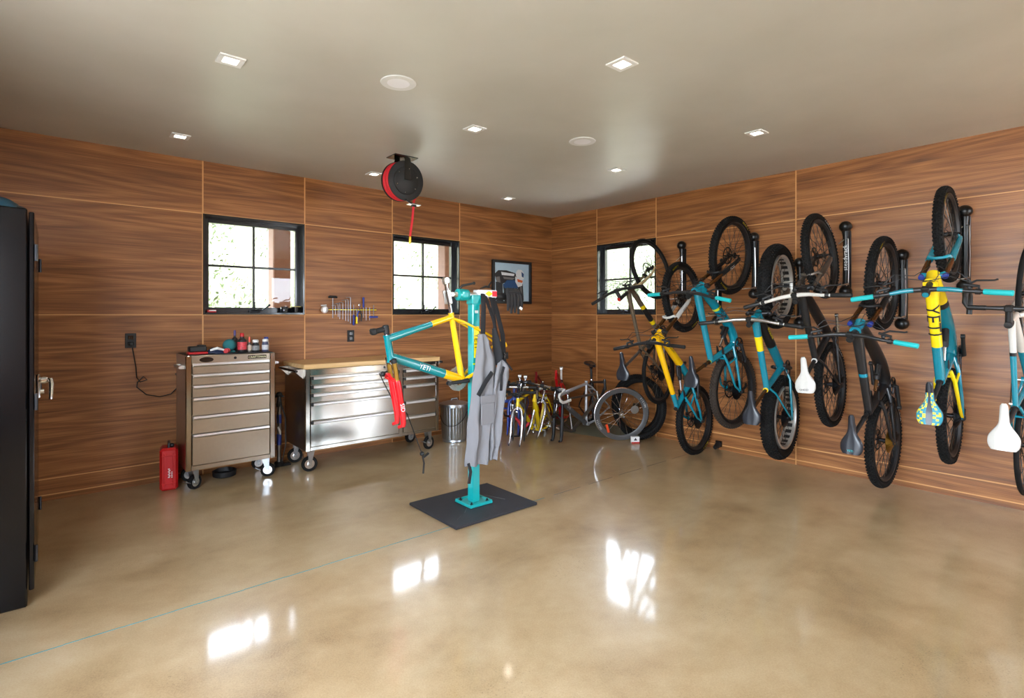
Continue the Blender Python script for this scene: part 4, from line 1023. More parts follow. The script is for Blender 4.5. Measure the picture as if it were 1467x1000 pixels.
BL = {
 'B1': 'olive-brown bike with tan fork and slim tires, hung across the right-wall window',
 'B2': 'yellow and teal bike with white fork, no saddle, rear wheel near the floor',
 'B3': 'teal full-suspension bike with teal grips and muddy rear tire on the right wall',
 'B4': 'teal fat bike with very wide knobbly tires and holed silver rims',
 'B5': 'black hardtail bike with white handlebar and white saddle hung on the wall',
 'B6': 'black full-suspension bike with teal grips, gold cassette and black saddle',
 'B7': 'teal and yellow bike with patterned saddle hung on the right wall',
 'B8': 'white and teal road bike with drop bars and white saddle at the right edge'}
for k in ('B1', 'B2', 'B3', 'B4', 'B5', 'B6', 'B7', 'B8'):
    P = FIT[k]; sp = SPEC[k]
    nm = {'B8': 'road_bicycle', 'B4': 'fat_tire_bicycle', 'B1': 'gravel_bicycle'}.get(k, 'mountain_bicycle')
    b = make_bike(nm, BL[k], P, (P['X'], P['Y'], P['Z']), hang_rot(P), sp, 'bicycles hanging on the right wall')
    if k == 'B3':
        for ch in b.children:
            if ch.name.startswith('rear_wheel'):
                for g in ch.children:
                    if g.name.startswith('tire'): g.data = g.data.copy(); g.data.materials[0] = RUBBERG; lab(g, 'dusty muddy brown tire')

# wall racks: black tray with ball ends and a folding wire arm that holds the tire
RK = [(3.272, 2.155, 1.53, 'black bike rack tray above the yellow and teal bike, beside the window'), (2.86, 1.875, 1.345, 'black bike rack tray behind the yellow and teal bike'),
      (2.474, 2.157, 1.61, 'black bike rack tray holding the teal bike with teal grips'), (2.048, 1.874, 1.336, 'black bike rack tray behind the fat bike'),
      (1.671, 2.16, 1.61, 'black bike rack tray with white lettering beside the white handlebar'), (1.265, 1.878, 1.332, 'black bike rack tray holding the black bike with gold cassette'),
      (0.871, 2.174, 1.62, 'black bike rack tray holding the teal and yellow bike'), (0.46, 1.90, 1.35, 'black bike rack tray at the right edge behind the road bike')]
for i, (y, zt, zb, t) in enumerate(RK):
    r = thing('bike_rack', t, 'bike rack', (DX, y, zb), group='black wall racks for hanging bikes')
    h = zt - zb
    m = MB(); m.box((-.008, 0, h / 2), (.016, .06, h * .9), 0, None, .003); m.tube([(-.045, 0, .0), (-.04, 0, .08), (-.036, 0, h * .5), (-.04, 0, h - .08), (-.045, 0, h)], [.036, .024, .022, .024, .036], 14)
    m.ball((-.051, 0, -.005), .050, 0, 20, (.98, 1, .95)); m.ball((-.051, 0, h + .005), .050, 0, 20, (.98, 1, .95))
    if i in (0, 4): m.text('steadyrack', .055, V((-.062, -.002, h * .5)), V((0, 0, 1)), V((0, 1, 0)), 1, .0) if False else m.text('steadyrack', .052, V((-.060, 0, h * .52)), V((0, 0, 1)), V((0, 1, 0)), 1, .002)
    m.build('tray', [RACKB, WHITEP], r)
    m = MB(); m.tube([(-.05, -.01, h * .82), (-.10, -.035, h * .80), (-.10, -.04, h * .4), (-.09, -.035, .06), (-.05, 0, .03)], .0045, 6)
    m.tube([(-.05, .0, h * .82), (-.09, .04, h * .74)], .0045, 6); m.tube([(-.09, -.035, .06), (-.17, -.02, .045), (-.20, .04, .04), (-.17, .075, .045)], .0045, 6)
    for q in (.0, .02, .04): m.tube([(-.06, -.03 + q, .05), (-.19, -.02 + q, .045)], .003, 6)
    m.build('wire_arm', ALU, r)
r = thing('wheel_rest', 'small black wheel rest at the wall below the yellow and teal bike', 'wheel rest', (DX, 2.86, 0.06))
m = MB(); m.box((-.01, 0, .0), (.02, .07, .06), 0, None, .004); m.build('base', BLACKG, r)
m = MB(); m.tube([(-.01, 0, .0), (-.05, .0, -.02), (-.09, .0, -.03)], [.03, .028, .02], 10); m.build('foot', BLACKM, r)
# ============================================================ stand, mat, clamped bike
r_ = MB(); r_.box((0, 0, .011), (.722, .605, .02), 0, None, .004)
for q in range(5):
    a = -.25 + q * .11; r_.tube([(a - .03, -.2 + .07 * q % .3, .0212), (a + .03, -.16 + .09 * q % .3, .0212)], .0015, 4, 1)
o = r_.build('rubber_mat', [RUBMAT, GREYP]); o.location = (2.341, 3.19, 0); tag(o, 'square black rubber mat on the concrete floor under the repair stand', 'mat')
SX, SY = 2.345, 3.19
r = thing('repair_stand', 'teal bicycle repair stand with square post bolted to a base plate', 'repair stand', (SX, SY, .0215))
m = MB(); m.box((0, 0, .006), (.20, .20, .012), 0, None, .003); 
for sx, sy, w, d in ((0, -1, .19, .012), (0, 1, .19, .012), (-1, 0, .012, .19), (1, 0, .012, .19)): m.box((sx * .094, sy * .094, .016), (w, d, .012), 0, None, .002)
m.build('base_plate', TEALST, r)
for sx in (-1, 1):
    for sy in (-1, 1):
        m = MB(); m.lathe([(.012, 0), (.012, .008), (.007, .008), (.007, .02), (.0001, .02)], (sx * .07, sy * .07, .012), (0, 0, 1), 6); m.build('bolt', DARKM, r)
m = MB(); m.box((0, 0, .754), (.066, .066, 1.485), 0, None, .006); m.build('post', TEALST, r)
m = MB(); m.box((.0, -.0345, 1.18), (.045, .002, .23), 0); m.text('YETI', .055, V((.0, -.0355, 1.19)), V((0, 0, -1)), V((1, 0, 0)), 1, .0008); m.box((0, -.034, 1.02), (.066, .002, .012), 2); m.box((0, -.034, 1.40), (.03, .002, .02), 3)
m.build('decal', [YEL2, BLACKM, GREEN, WHITEP], r)
az = 1.545 - .0215
m = MB(); m.box((0, 0, az - .035), (.08, .08, .07), 0, None, .006); m.build('head_collar', TEALST, r)
m = MB(); m.tube([(-.20, 0, az), (-.16, 0, az), (-.155, 0, az), (.0, 0, az)], [.016, .016, .02, .02], 14); m.tube([(.0, 0, az), (.26, 0, az)], .022, 14); m.tube([(.20, 0, az - .005), (.31, 0, az - .005)], .028, 14, 1); m.build('arm', [ALU, BLACKM], r)
m = MB(); m.box((.105, 0, az + .012), (.175, .07, .055), 0, None, .005); m.prism([(-.035, 0), (0, -.022), (.035, 0), (0, .022)], (.115, -.0352, az + .012), (1, 0, 0), (0, 0, 1), .001, 1); m.box((.168, -.0355, az + .012), (.045, .001, .04), 2)
m.build('arm_sleeve', [WHITEP, YEL2, HOSE], r)
m = MB(); m.lathe([(.026, -.052), (.042, -.045), (.044, 0), (.040, .04), (.026, .05)], (-.10, 0, az), (1, 0, 0), 20); m.box((-.10, -.02, az), (.05, .06, .05), 0, None, .008); m.build('clamp_body', TEALST, r)
m = MB(); m.tube([(-.13, -.0, az + .04), (-.115, -.02, az + .065), (-.02, -.03, az + .085)], [.009, .009, .008], 10); m.ball((-.02, -.03, az + .085), .012); m.build('clamp_lever', BLACKM, r)
m = MB(); m.tube([(.06, .0, az + .05), (.11, .0, az + .066), (.16, .0, az + .06)], [.006, .016, .006], 8, asp=.6); m.tube([(.13, 0, az + .06), (.165, 0, az + .105)], [.008, .006], 8); m.build('tension_lever', BLACKM, r)
m = MB()
for s_ in (-1, 1): m.box((-.20 - .03, s_ * .026, az - .02), (.026, .02, .10), 0, rotm((0, 1, 0), -.21), .005)
m.box((-.20, 0, az), (.03, .05, .035), 0, None, .006); m.build('jaw', ALU, r)

PILE = {'S': {'X': 2.0602, 'Y': 3.1886, 'Z': 1.2104, 'yaw': -0.0114, 'pitch': 0.5174, 'roll': 0.0337, 'steer': -0.12, 'hta': 71.3706, 'sta': 72.6878, 'wb': 1.02, 'ac': 0.4158, 'ht': 0.1798, 'st': 0.4813, 'bbx': 0.4266, 'bbz': -0.0333, 'O': [2.5996, 3.1925, 1.1724]}, 'silver': {'X': 4.6657, 'Y': 4.256, 'Z': 0.448, 'yaw': 0.1315, 'pitch': 0.2366, 'roll': -0.0376, 'steer': -0.136, 'hta': 70.7624, 'sta': 73.189, 'wb': 1.0344, 'ac': 0.4037, 'ht': 0.1092, 'st': 0.489, 'bbx': 0.4244, 'bbz': -0.046, 'O': [5.1705, 4.3114, 0.262]}, 'red': {'X': 4.8617, 'Y': 4.7764, 'Z': 0.45, 'yaw': 0.6588, 'pitch': -0.2077, 'roll': -0.0498, 'steer': 0.0, 'hta': 71.0, 'sta': 73.1358, 'wb': 1.03, 'ac': 0.42, 'ht': 0.12, 'st': 0.4879, 'bbx': 0.4251, 'bbz': -0.0419, 'O': [5.1701, 4.9963, 0.064]}, 'yelA': {'X': 4.1764, 'Y': 4.5776, 'Z': 0.4177, 'yaw': 0.4871, 'pitch': 0.1867, 'roll': -0.0024, 'steer': 0.0004, 'hta': 70.9499, 'sta': 73.0, 'wb': 1.0352, 'ac': 0.3917, 'ht': 0.0919, 'st': 0.46, 'bbx': 0.4246, 'bbz': -0.0474, 'O': [4.6167, 4.81, 0.2065]}, 'yelB': {'X': 4.2696, 'Y': 4.4808, 'Z': 0.4075, 'yaw': 0.5609, 'pitch': 0.0602, 'roll': 0.1429, 'steer': 0.0, 'hta': 70.8938, 'sta': 72.8111, 'wb': 1.0315, 'ac': 0.4053, 'ht': 0.1054, 'st': 0.4095, 'bbx': 0.4252, 'bbz': -0.0425, 'O': [4.6423, 4.7654, 0.1382]}, 'grey': {'X': 4.6958, 'Y': 4.3597, 'Z': 0.3671, 'yaw': 1.442, 'pitch': 0.0807, 'roll': 0.0081, 'steer': 0.0, 'hta': 71.0, 'sta': 73.0125, 'wb': 1.03, 'ac': 0.42, 'ht': 0.12, 'st': 0.3976, 'bbx': 0.4246, 'bbz': -0.053, 'O': [4.7541, 4.8289, 0.1044]}, 'road': {'X': 4.2499, 'Y': 4.7716, 'Z': 0.4321, 'yaw': 0.7241, 'pitch': 0.1925, 'roll': 0.0029, 'steer': 0.0, 'hta': 70.9847, 'sta': 73.0, 'wb': 1.0318, 'ac': 0.414, 'ht': 0.114, 'st': 0.46, 'bbx': 0.425, 'bbz': -0.0465, 'O': [4.6231, 5.1028, 0.2237]}, 'black': {'X': 4.9213, 'Y': 4.251, 'Z': 0.4907, 'yaw': 0.9966, 'pitch': 0.0686, 'roll': 0.0178, 'steer': 0.0, 'hta': 71.0, 'sta': 73.0555, 'wb': 1.03, 'ac': 0.42, 'ht': 0.12, 'st': 0.4622, 'bbx': 0.4252, 'bbz': -0.0485, 'O': [5.1718, 4.6481, 0.2223]}}
def side_rot(P):
    B = Matrix(((-1, 0, 0), (0, -1, 0), (0, 0, 1)))
    return rotm((0, 0, 1), P['yaw']) @ rotm((0, 1, 0), -P['pitch']) @ rotm((1, 0, 0), P['roll']) @ B
def framebike(key, name, label, sp, R=.33, w=.05, group=None, **kw):
    F_ = PILE[key]; s = radians(F_['sta']); bb = V((F_['bbx'], 0, F_['bbz'])); sd = V((-cos(s), 0, sin(s)))
    P = dict(wb=F_['wb'], R=R, w=w, hta=F_['hta'], ac=F_['ac'], steer=F_['steer'], bbx=F_['bbx'], bbz=F_['bbz'], barh=F_['ht'] + kw.get('up', .05), stem=kw.get('stem', .09), bar=kw.get('bar', .28))
    c = bb + sd * .62; P['sadx'] = c.x + .15; P['sadz'] = c.z + .04
    sp = dict(sp); sp['htl'] = F_['ht']; sp['stl'] = F_['st']; sp['nowheels'] = True
    return make_bike(name, label, P, F_['O'], side_rot(F_), sp, group)
b = framebike('S', 'bicycle_frameset', 'teal and yellow hardtail frame with red fork clamped in the repair stand',
    dict(kind='ht', fm=[TEAL2, YEL, BLACKM, WHITEP], tts=[(.66, 0), (1, 1)], dts=[(.72, 0), (1, 1)], sts=[(1, 1)], csm=1, ssm=1, bm=1, cm=1, tube=.031, text=[('YETI', .046, .42, 3, 'd')],
         fork=dict(type='sus', low=RED, stan=GOLD, crown=SILVER, text='SID', deco=WHITEP, low0=.26), nosaddle=True, postonly=.235, postm=SILVER, bars='none', crankm=BLACKM, ringm=SATIN, ringr=.09, rings=3, cranka=-152, nocaliper=True, remote=True, ya=.06, fw_half=.052, cm2=0), up=.05, stem=.085)
# white decal material for the lettering
for ch in b.children:
    if ch.name.startswith('fork'): lab(ch, 'red suspension fork with gold stanchions')

# apron / coverall hanging from the stand arm
cl = thing('work_coverall', 'long grey work coverall with black straps hanging from the repair stand arm', 'coverall', (2.40, 3.08, 1.5))
def sheet(levels, y0, dep, folds, ph, nm, mt, nu=40, nv=40, amp=.02):
    mb = MB()
    def fn(u, v):
        q = v * (len(levels) - 1); i = min(int(q), len(levels) - 2); t = q - i; t = t * t * (3 - 2 * t) * .5 + t * .5
        A, B_ = levels[i], levels[i + 1]; xl = A[1] + (B_[1] - A[1]) * t; xr = A[2] + (B_[2] - A[2]) * t; z = A[0] + (B_[0] - A[0]) * t
        a = 2 * pi * u; xc = (xl + xr) / 2; hw = (xr - xl) / 2
        d = dep * (.5 + .5 * v) * (1 + .0 * u)
        x = xc + hw * cos(a) ; yy = y0 + d * sin(a)
        fo_ = amp * sin(folds * (cos(a) * 2.2) + ph + 2.5 * v + .8 * sin(5 * v)) * (.35 + .65 * v) + .004 * sin(23 * v + 3 * cos(a))
        yy += fo_ * (1 if sin(a) < 0 else .6)
        x += .003 * sin(9 * v * pi + a)
        return V((x - 2.40, yy - 3.08, z - 1.5 + .004 * sin(7 * a) * v))
    mb.grid(fn, nu, nv); k = nu + 1
    mb.f.append(tuple(range(nu))); mb.m.append(0); mb.s.append(False)
    mb.f.append(tuple(nv * k + j for j in reversed(range(nu)))); mb.m.append(0); mb.s.append(False)
    return mb.build(nm, mt, cl)
def shirt(y): return y
sheet([(1.262, 2.305, 2.36), (1.20, 2.295, 2.40), (1.10, 2.285, 2.455), (1.0, 2.268, 2.47), (.86, 2.245, 2.47), (.63, 2.215, 2.44), (.47, 2.20, 2.425), (.335, 2.190, 2.405)], 3.075, .032, 3.0, .4, 'left_body_panel', GREY)
sheet([(1.07, 2.47, 2.50), (1.0, 2.44, 2.575), (.93, 2.425, 2.567), (.83, 2.415, 2.543), (.63, 2.395, 2.505), (.45, 2.385, 2.463), (.36, 2.375, 2.42)], 3.05, .035, 2.2, 1.6, 'right_body_panel', GREY)
m = MB(); m.box((2.345 - 2.40, 3.022 - 3.08, .80 - 1.5), (.125, .010, .055), 0, None, .003); m.build('pocket_flap', GREY, cl)
m = MB(); m.box((2.345 - 2.40, 3.024 - 3.08, .695 - 1.5), (.115, .012, .15), 0, None, .004); m.build('pocket', GREY, cl)
m = MB(); cf = lambda x, y, z: V((x - 2.40, y - 3.08, z - 1.5))
def strap(pts, w=.016): m = MB(); m.tube([cf(*p) for p in pts], w, 8, 0, True, .18, up=(1, 0, 0)); m.build('strap', WEB, cl)
strap([(2.405, 3.19, 1.575), (2.40, 3.15, 1.55), (2.375, 3.11, 1.45), (2.345, 3.08, 1.25)], .02); strap([(2.42, 3.17, 1.57), (2.43, 3.14, 1.5), (2.46, 3.10, 1.36), (2.48, 3.07, 1.2)], .016)
strap([(2.47, 3.18, 1.57), (2.475, 3.14, 1.5), (2.47, 3.10, 1.35), (2.45, 3.08, 1.18)], .015); strap([(2.50, 3.18, 1.57), (2.515, 3.14, 1.45), (2.53, 3.08, 1.25), (2.52, 3.05, 1.05)], .022)
strap([(2.50, 3.03, 1.02), (2.47, 3.02, .96), (2.46, 3.015, .85)], .012); strap([(2.40, 3.04, .985), (2.33, 3.03, .92), (2.27, 3.035, .83)], .018); strap([(2.51, 3.04, 1.07), (2.58, 3.03, .99)], .008)
strap([(2.205, 3.06, .36), (2.215, 3.05, .30), (2.20, 3.05, .22)], .014)
m = MB(); m.tube([cf(2.44, 3.07, 1.30), cf(2.455, 3.06, 1.2), cf(2.475, 3.06, 1.1), cf(2.47, 3.06, 1.03)], [.02, .04, .045, .02], 12, asp=.6); m.build('black_lining', WEB, cl)
m = MB(); m.box(cf(2.525, 3.035, 1.10), (.04, .012, .05), 0, None, .003); m.box(cf(2.525, 3.028, 1.10), (.022, .006, .03), 0, None, .002); m.build('buckle', BLACKG, cl)

gl = thing('work_gloves', 'black gloves draped over the right end of the repair stand arm', 'gloves', (2.68, 3.15, 1.56))
m = MB()
for k, (x, zl) in enumerate(((-.05, -.13), (-.02, -.15), (.012, -.145), (.045, -.155), (.075, -.12))):
    m.tube([(x * .8, .03, .0), (x * .85, 0, .035), (x, -.02, -.02), (x * 1.05, -.022, -.08), (x * 1.1, -.018, zl)], [.016, .02, .019, .016, .010], 10, asp=.7)
m.box((.01, .0, .015), (.13, .06, .04), 0, None, .015); m.build('glove_fabric', mat('glove_black', (30, 28, 29), .85), gl)
m = MB(); m.box((.06, -.036, -.11), (.03, .004, .02), 0, rotm((0, 1, 0), .5), .001); m.build('white_tag', WHITEP, gl)

# ============================================================ steel tool chest
def caster(parent, x, y, r_, yaw, m_r=RUBBER, brake=False, top=.17):
    M = Matrix.Translation((x, y, 0)) @ Matrix.Rotation(yaw, 4, 'Z')
    w = bpy.data.objects.new('caster', None); C.objects.link(w); w.parent = parent; w.matrix_local = M
    mb = MB(); mb.lathe([(r_ * .62, -.015), (r_ * .94, -.017), (r_, -.01), (r_, .01), (r_ * .94, .017), (r_ * .62, .015)], (.02, 0, r_), (0, 1, 0), 32, 0, True, True)
    mb.build('tire', m_r, w)
    mb = MB(); mb.lathe([(r_ * .64, -.013), (r_ * .5, -.009), (r_ * .25, -.014), (.012, -.016)], (.02, 0, r_), (0, 1, 0), 28); mb.lathe([(r_ * .64, .013), (r_ * .5, .009), (r_ * .25, .014), (.012, .016)], (.02, 0, r_), (0, 1, 0), 28)
    mb.tube([(.02, -.03, r_), (.02, .03, r_)], .008, 10); mb.build('hub', ALU, w)
    mb = MB()
    for s_ in (-1, 1): mb.prism([(-.01, -.015), (.012, -.012), (.035 - .02, top - r_ - .006), (-.045, top - r_ - .006)], (.02, s_ * .026 + (.0 if s_ < 0 else -.003) , r_), (1, 0, 0), (0, 0, 1), -.003 if s_ > 0 else .003)
    mb.box((-.0, 0, top - .004), (.07, .075, .008), 0, None, .002)
    if brake: mb.box((-.055, 0, r_ * 1.25), (.05, .045, .006), 0, rotm((0, 1, 0), .5), .002)
    mb.build('fork_bracket', GALV, w)
CX0, CX1, CY0, CY1, CZ0, CZ1 = .776, 1.446, 4.86, 5.28, .17, 1.075
r = thing('tool_chest', 'tall stainless steel rolling tool chest with six drawers', 'tool chest', ((CX0 + CX1) / 2, CY0, 0))
hw = (CX1 - CX0) / 2; dp = CY1 - CY0
m = MB(); m.box((0, dp / 2 + .004, (CZ0 + CZ1) / 2), (2 * hw - .004, dp - .008, CZ1 - CZ0), 0, None, .004)
for s_ in (-1, 1): m.box((s_ * (hw - .022), .0, (CZ0 + CZ1) / 2), (.044, .02, CZ1 - CZ0 + .004), 1, None, .006)
m.box((0, .0, CZ0 + .018), (2 * hw - .08, .016, .036), 0, None, .002); m.box((0, .0, 1.04), (2 * hw - .088, .014, .066), 0, None, .002)
m.build('body', [STEEL2, STEEL], r)
m = MB(); m.box((0, dp / 2, CZ1 + .003), (2 * hw - .03, dp - .03, .006), 0, None, .001); m.build('top_liner', BLACKM, r)
hz = [1.0035, .915, .827, .73, .585, .442, .208]
for i in range(6):
    z1, z0 = hz[i] + .010, hz[i + 1] + .016 if i < 5 else .208
    d = MB(); d.box((0, -.004, (z0 + z1) / 2), (2 * hw - .094, .018, z1 - z0 - .004), 0, None, .002); do = d.build('drawer', STEEL2, r)
    h = MB(); h.prism([(-.012, -.012), (.004, -.016), (.012, -.004), (.010, .012), (-.012, .012)], (-hw + .052, -.018, hz[i]), (0, -1, 0), (0, 0, 1), -(2 * hw - .104)); h.build('handle', ALU, do)
m = MB(); m.lathe([(.05, 0), (.05, .003), (.044, .003), (.0001, .0035)], (0, 0, 0), (0, 0, 1), 32); 
m.v = [(p[0], -p[2], p[1] * .42) for p in m.v]; m.f = [tuple(reversed(f)) for f in m.f]
o = m.build('oval_badge', [BLACKG], r, Matrix.Translation((-.19, -.008, 1.041)))
m = MB(); m.box((.19, -.0085, 1.046), (.145, .004, .028), 0, None, .001); m.text('CRAFTSMAN', .024, V((.19, -.0108, 1.046)), V((1, 0, 0)), V((0, 0, 1)), 1, .0004); m.build('name_plate', [BLACKG, mat('cream_lettering', (236, 226, 180), .4)], r)
m = MB(); m.lathe([(.011, 0), (.011, .004), (.0001, .004)], (.02, -.007, 1.046), (0, -1, 0), 16); m.build('lock', DARKM, r)
for s_ in (-1, 1):
    m = MB(); 
    for yy in (.05, .24): m.box((s_ * (hw + .012), yy, .985), (.03, .018, .03), 0, None, .004)
    m.tube([(s_ * (hw + .03), .03, .985), (s_ * (hw + .03), .26, .985)], .011, 12); m.build('side_handle', ALU, r)
caster(r, -hw + .06, .07, .058, radians(35), brake=True); caster(r, hw - .06, .07, .058, radians(-20), brake=True)
caster(r, -hw + .06, dp - .07, .058, 0); caster(r, hw - .06, dp - .07, .058, 0)

# ============================================================ wide steel workbench
BX0, BX1, BY0, BY1 = 1.667, 3.035, 4.75, 5.30
r = thing('rolling_workbench', 'wide stainless steel rolling workbench with a wooden top', 'workbench', ((BX0 + BX1) / 2, BY0, 0)); bx = (BX0 + BX1) / 2; hw = (BX1 - BX0) / 2; dp = BY1 - BY0
m = MB(); m.box((0, dp / 2 + .004, .56), (2 * hw - .002, dp - .008, .72), 0, None, .004)
for xx, w in ((-hw + .02, .04), (hw - .018, .036), (2.597 - bx, .044)): m.box((xx, 0, .56), (w, .018, .724), 1, None, .004)
m.box((0, 0, .217), (2 * hw - .08, .016, .03), 1, None, .002); m.box((-.05, 0, .89), (2 * hw - .18, .014, .05), 1, None, .002); m.box((0, .0, .905), (2 * hw - .07, .012, .03), 1, None, .002)
m.build('body', [STEEL2, STEEL], r)
m = MB(); m.box((0, dp / 2 - .005, .943), (2 * hw + .03, dp + .01, .042), 0, None, .004); m.build('wooden_top', BUTCHER, r, uv=lambda co, n, i: (co.x, co.y * .9 + co.z + 3.3))
def col(x0, x1, hs, bot):
    for i, z in enumerate(hs):
        z1 = z + .014; z0 = (hs[i + 1] + .018) if i + 1 < len(hs) else bot
        d = MB(); d.box(((x0 + x1) / 2 - bx, -.004, (z0 + z1) / 2), (x1 - x0 - .006, .018, z1 - z0 - .003), 0, None, .002); do = d.build('drawer', STEEL, r)
        h = MB(); h.box(((x0 + x1) / 2 - bx, -.024, z), (x1 - x0 - .035, .024, .026), 0, None, .005)
        for s_ in (-1, 1): h.box(((x0 + x1) / 2 - bx + s_ * ((x1 - x0) / 2 - .013), -.023, z), (.018, .026, .028), 1, None, .003)
        h.build('handle', [ALU, BLACKM], do)
col(1.708, 2.574, [.842, .764, .69, .609, .449], .236); col(2.62, 2.998, [.842, .765, .687, .528, .376], .236)
m = MB(); m.lathe([(.010, 0), (.010, .004), (.0001, .004)], (2.42 - bx, -.007, .893), (0, -1, 0), 16); m.build('lock', DARKM, r)
for s_ in (-1, 1):
    m = MB()
    for yy in (.06, .46): m.prism([(0, .0), (0, -.07), (s_ * .075, .0), (s_ * .075, .012), (0, .015)], (s_ * hw, yy, .905), (1, 0, 0), (0, 0, 1), -.004)
    m.tube([(s_ * (hw + .065), .03, .905), (s_ * (hw + .065), .49, .905)], .011, 12, 1); m.build('push_handle', [ALU, DARKM], r)
    for yy in (.08, dp - .09): caster(r, s_ * (hw - .085), yy, .068, radians(170 if s_ < 0 else 15), brake=(s_ > 0 and yy < .2), top=.205)

# floor pump
r = thing('floor_pump', 'grey and blue bicycle floor pump standing between the two steel chests', 'pump', (1.575, 5.17, 0))
m = MB(); m.box((0, 0, .012), (.20, .06, .022), 0, None, .006); m.box((0, -.0, .03), (.07, .07, .03), 0, None, .008); m.build('foot', BLACKM, r)
m = MB(); m.tube([(0, 0, .03), (0, 0, .55)], .019, 16, 0); m.tube([(0, 0, .20), (0, 0, .30)], .0205, 16, 1); m.tube([(0, 0, .40), (0, 0, .48)], .0205, 16, 1); m.build('barrel', [TITAN, BLUE], r)
m = MB(); m.tube([(0, 0, .55), (0, 0, .57), (0, 0, .66)], [.026, .026, .012], 14); m.ball((0, 0, .665), .03, 0, 12, (1, .8, .8)); m.tube([(-.045, .02, .64), (0, .02, .655), (.045, .02, .64)], [.010, .014, .010], 10); m.build('handle', BLACKM, r)
m = MB(); m.tube([(.02, -.02, .05), (.05, -.03, .2), (.045, -.03, .45), (0, -.035, .60), (-.02, -.03, .5), (-.01, -.025, .38)], .006, 8); m.build('air_hose', BLACKM, r)
m = MB(); m.tube([(-.02, -.03, .37), (-.005, -.045, .33), (-.0, -.04, .30)], [.008, .009, .005], 8); m.build('valve_head', WHITEP, r)

# galvanised trash can
r = thing('trash_can', 'round ribbed galvanised steel trash can with lid beside the workbench', 'trash can', (3.385, 4.97, 0))
m = MB(); m.lathe([(.128, .0), (.132, .004), (.134, .025), (.131, .03), (.133, .035), (.152, .385), (.157, .39), (.157, .40)], n=144, fn=lambda r, h, a: r + (.0035 * max(-.4, sin(a * 30)) if .03 < h < .39 else 0)); m.build('body', GALV, r)
m = MB(); m.lathe([(.163, .385), (.165, .40), (.163, .418), (.150, .424), (.10, .436), (.05, .447), (.0001, .45)], n=56); m.build('lid', GALV, r)
m = MB(); m.tube([(-.045, 0, .445), (-.035, 0, .468), (.035, 0, .468), (.045, 0, .445)], .006, 8); m.build('lid_handle', GALV, r)
m = MB(); d_ = V((-.62, -.78, 0)).normalized(); sd_ = V((.78, -.62, 0))
m.tube([sd_ * .15 * cos(t) + d_ * (.158 * sin(t) + .0) + V((0, 0, .34 - .15 * sin(t) + .03 * cos(t))) for t in [i * pi / 12 for i in range(13)]], .0035, 6); m.build('bail_handle', DARKM, r)

# red case on the floor
r = thing('red_case', 'red hard plastic case standing upright left of the tool chest', 'case', (.70, 5.10, 0), radians(-8))
m = MB(); m.box((0, 0, .17), (.125, .18, .335), 0, None, .018)
for s_ in (-1, 1): m.box((s_ * .03, -.091, .17), (.012, .006, .26), 0, None, .002)
for z in (.06, .28): m.box((0, -.092, z), (.10, .006, .010), 0, None, .002)
m.text('START-IT', .024, V((.012, -.0935, .13)), V((0, 0, 1)), V((-1, 0, 0)), 1, .0005) if False else None
for q in range(7): m.box((.0 + (.004 if q % 2 else 0), -.0945, .11 + q * .011), (.012, .001, .006), 1)
for q in range(4): m.box((.020, -.0945, .11 + q * .013), (.008, .001, .007), 1)
m.build('shell', [REDP, WHITEP], r)
m = MB(); m.tube([(-.0, -.05, .335), (-.0, -.045, .368), (-.0, .045, .368), (-.0, .05, .335)], .010, 10); m.ball((.02, -.05, .355), .018, 0, 10); m.build('carry_handle', BLACKM, r)
r = thing('rubber_tray', 'round black rubber disc lying on the floor under the tool chest', 'tray', (1.12, 5.17, 0))
m = MB(); m.lathe([(.075, 0), (.09, .008), (.095, .05), (.085, .055), (.078, .02), (.0001, .014)], n=36); m.build('dish', BLACKM, r)

# things on top of the tool chest
TZ = CZ1 + .0065
def on(name, label, cat, x, y): return thing(name, label, cat, (x, y, TZ))
r = on('battery_pack', 'black and red tool battery at the left end of the tool chest top', 'battery', .875, 4.96)
m = MB(); m.box((0, 0, .010), (.14, .09, .018), 0, None, .004); m.build('base', REDP, r)
m = MB(); m.box((-.0, 0, .042), (.125, .085, .045), 0, None, .008); m.box((.03, 0, .068), (.06, .06, .012), 0, None, .004); m.build('case', BLACKM, r)
r = on('sport_goggles', 'dark blue and white goggles lying on the tool chest top', 'goggles', 1.01, 4.96)
m = MB(); m.grid(lambda u, v: V((.07 * cos(u * 2 * pi) * (1 - .5 * v ** 2), .045 * sin(u * 2 * pi) * (1 - .5 * v ** 2), .045 * v + .006 * sin(u * 4 * pi))), 28, 6); m.build('shell', NAVY, r)
m = MB(); m.tube([(-.05, -.045, .03), (0, -.052, .045), (.05, -.04, .03)], [.008, .012, .008], 8); m.build('white_trim', WHITEP, r)
r = on('cap', 'teal knitted cap behind the small red spool on the chest', 'cap', 1.125, 5.02)
m = MB(); m.ball((0, 0, .062), .052, 0, 18, (1, .9, .98)); m.box((.0, 0, .009), (.08, .07, .016), 0, None, .005); m.build('crown', mat('teal_knit', (40, 112, 116), .9, bump=.6, nscale=200), r)
r = on('small_spool', 'small red spool beside the teal cap on the chest', 'spool', 1.085, 4.93)
m = MB(); m.lathe([(.02, -.022), (.02, -.016), (.013, -.015), (.013, .015), (.02, .016), (.02, .022)], (0, 0, .021), (.6, 1, 0), 20); m.build('spool_body', REDP, r)
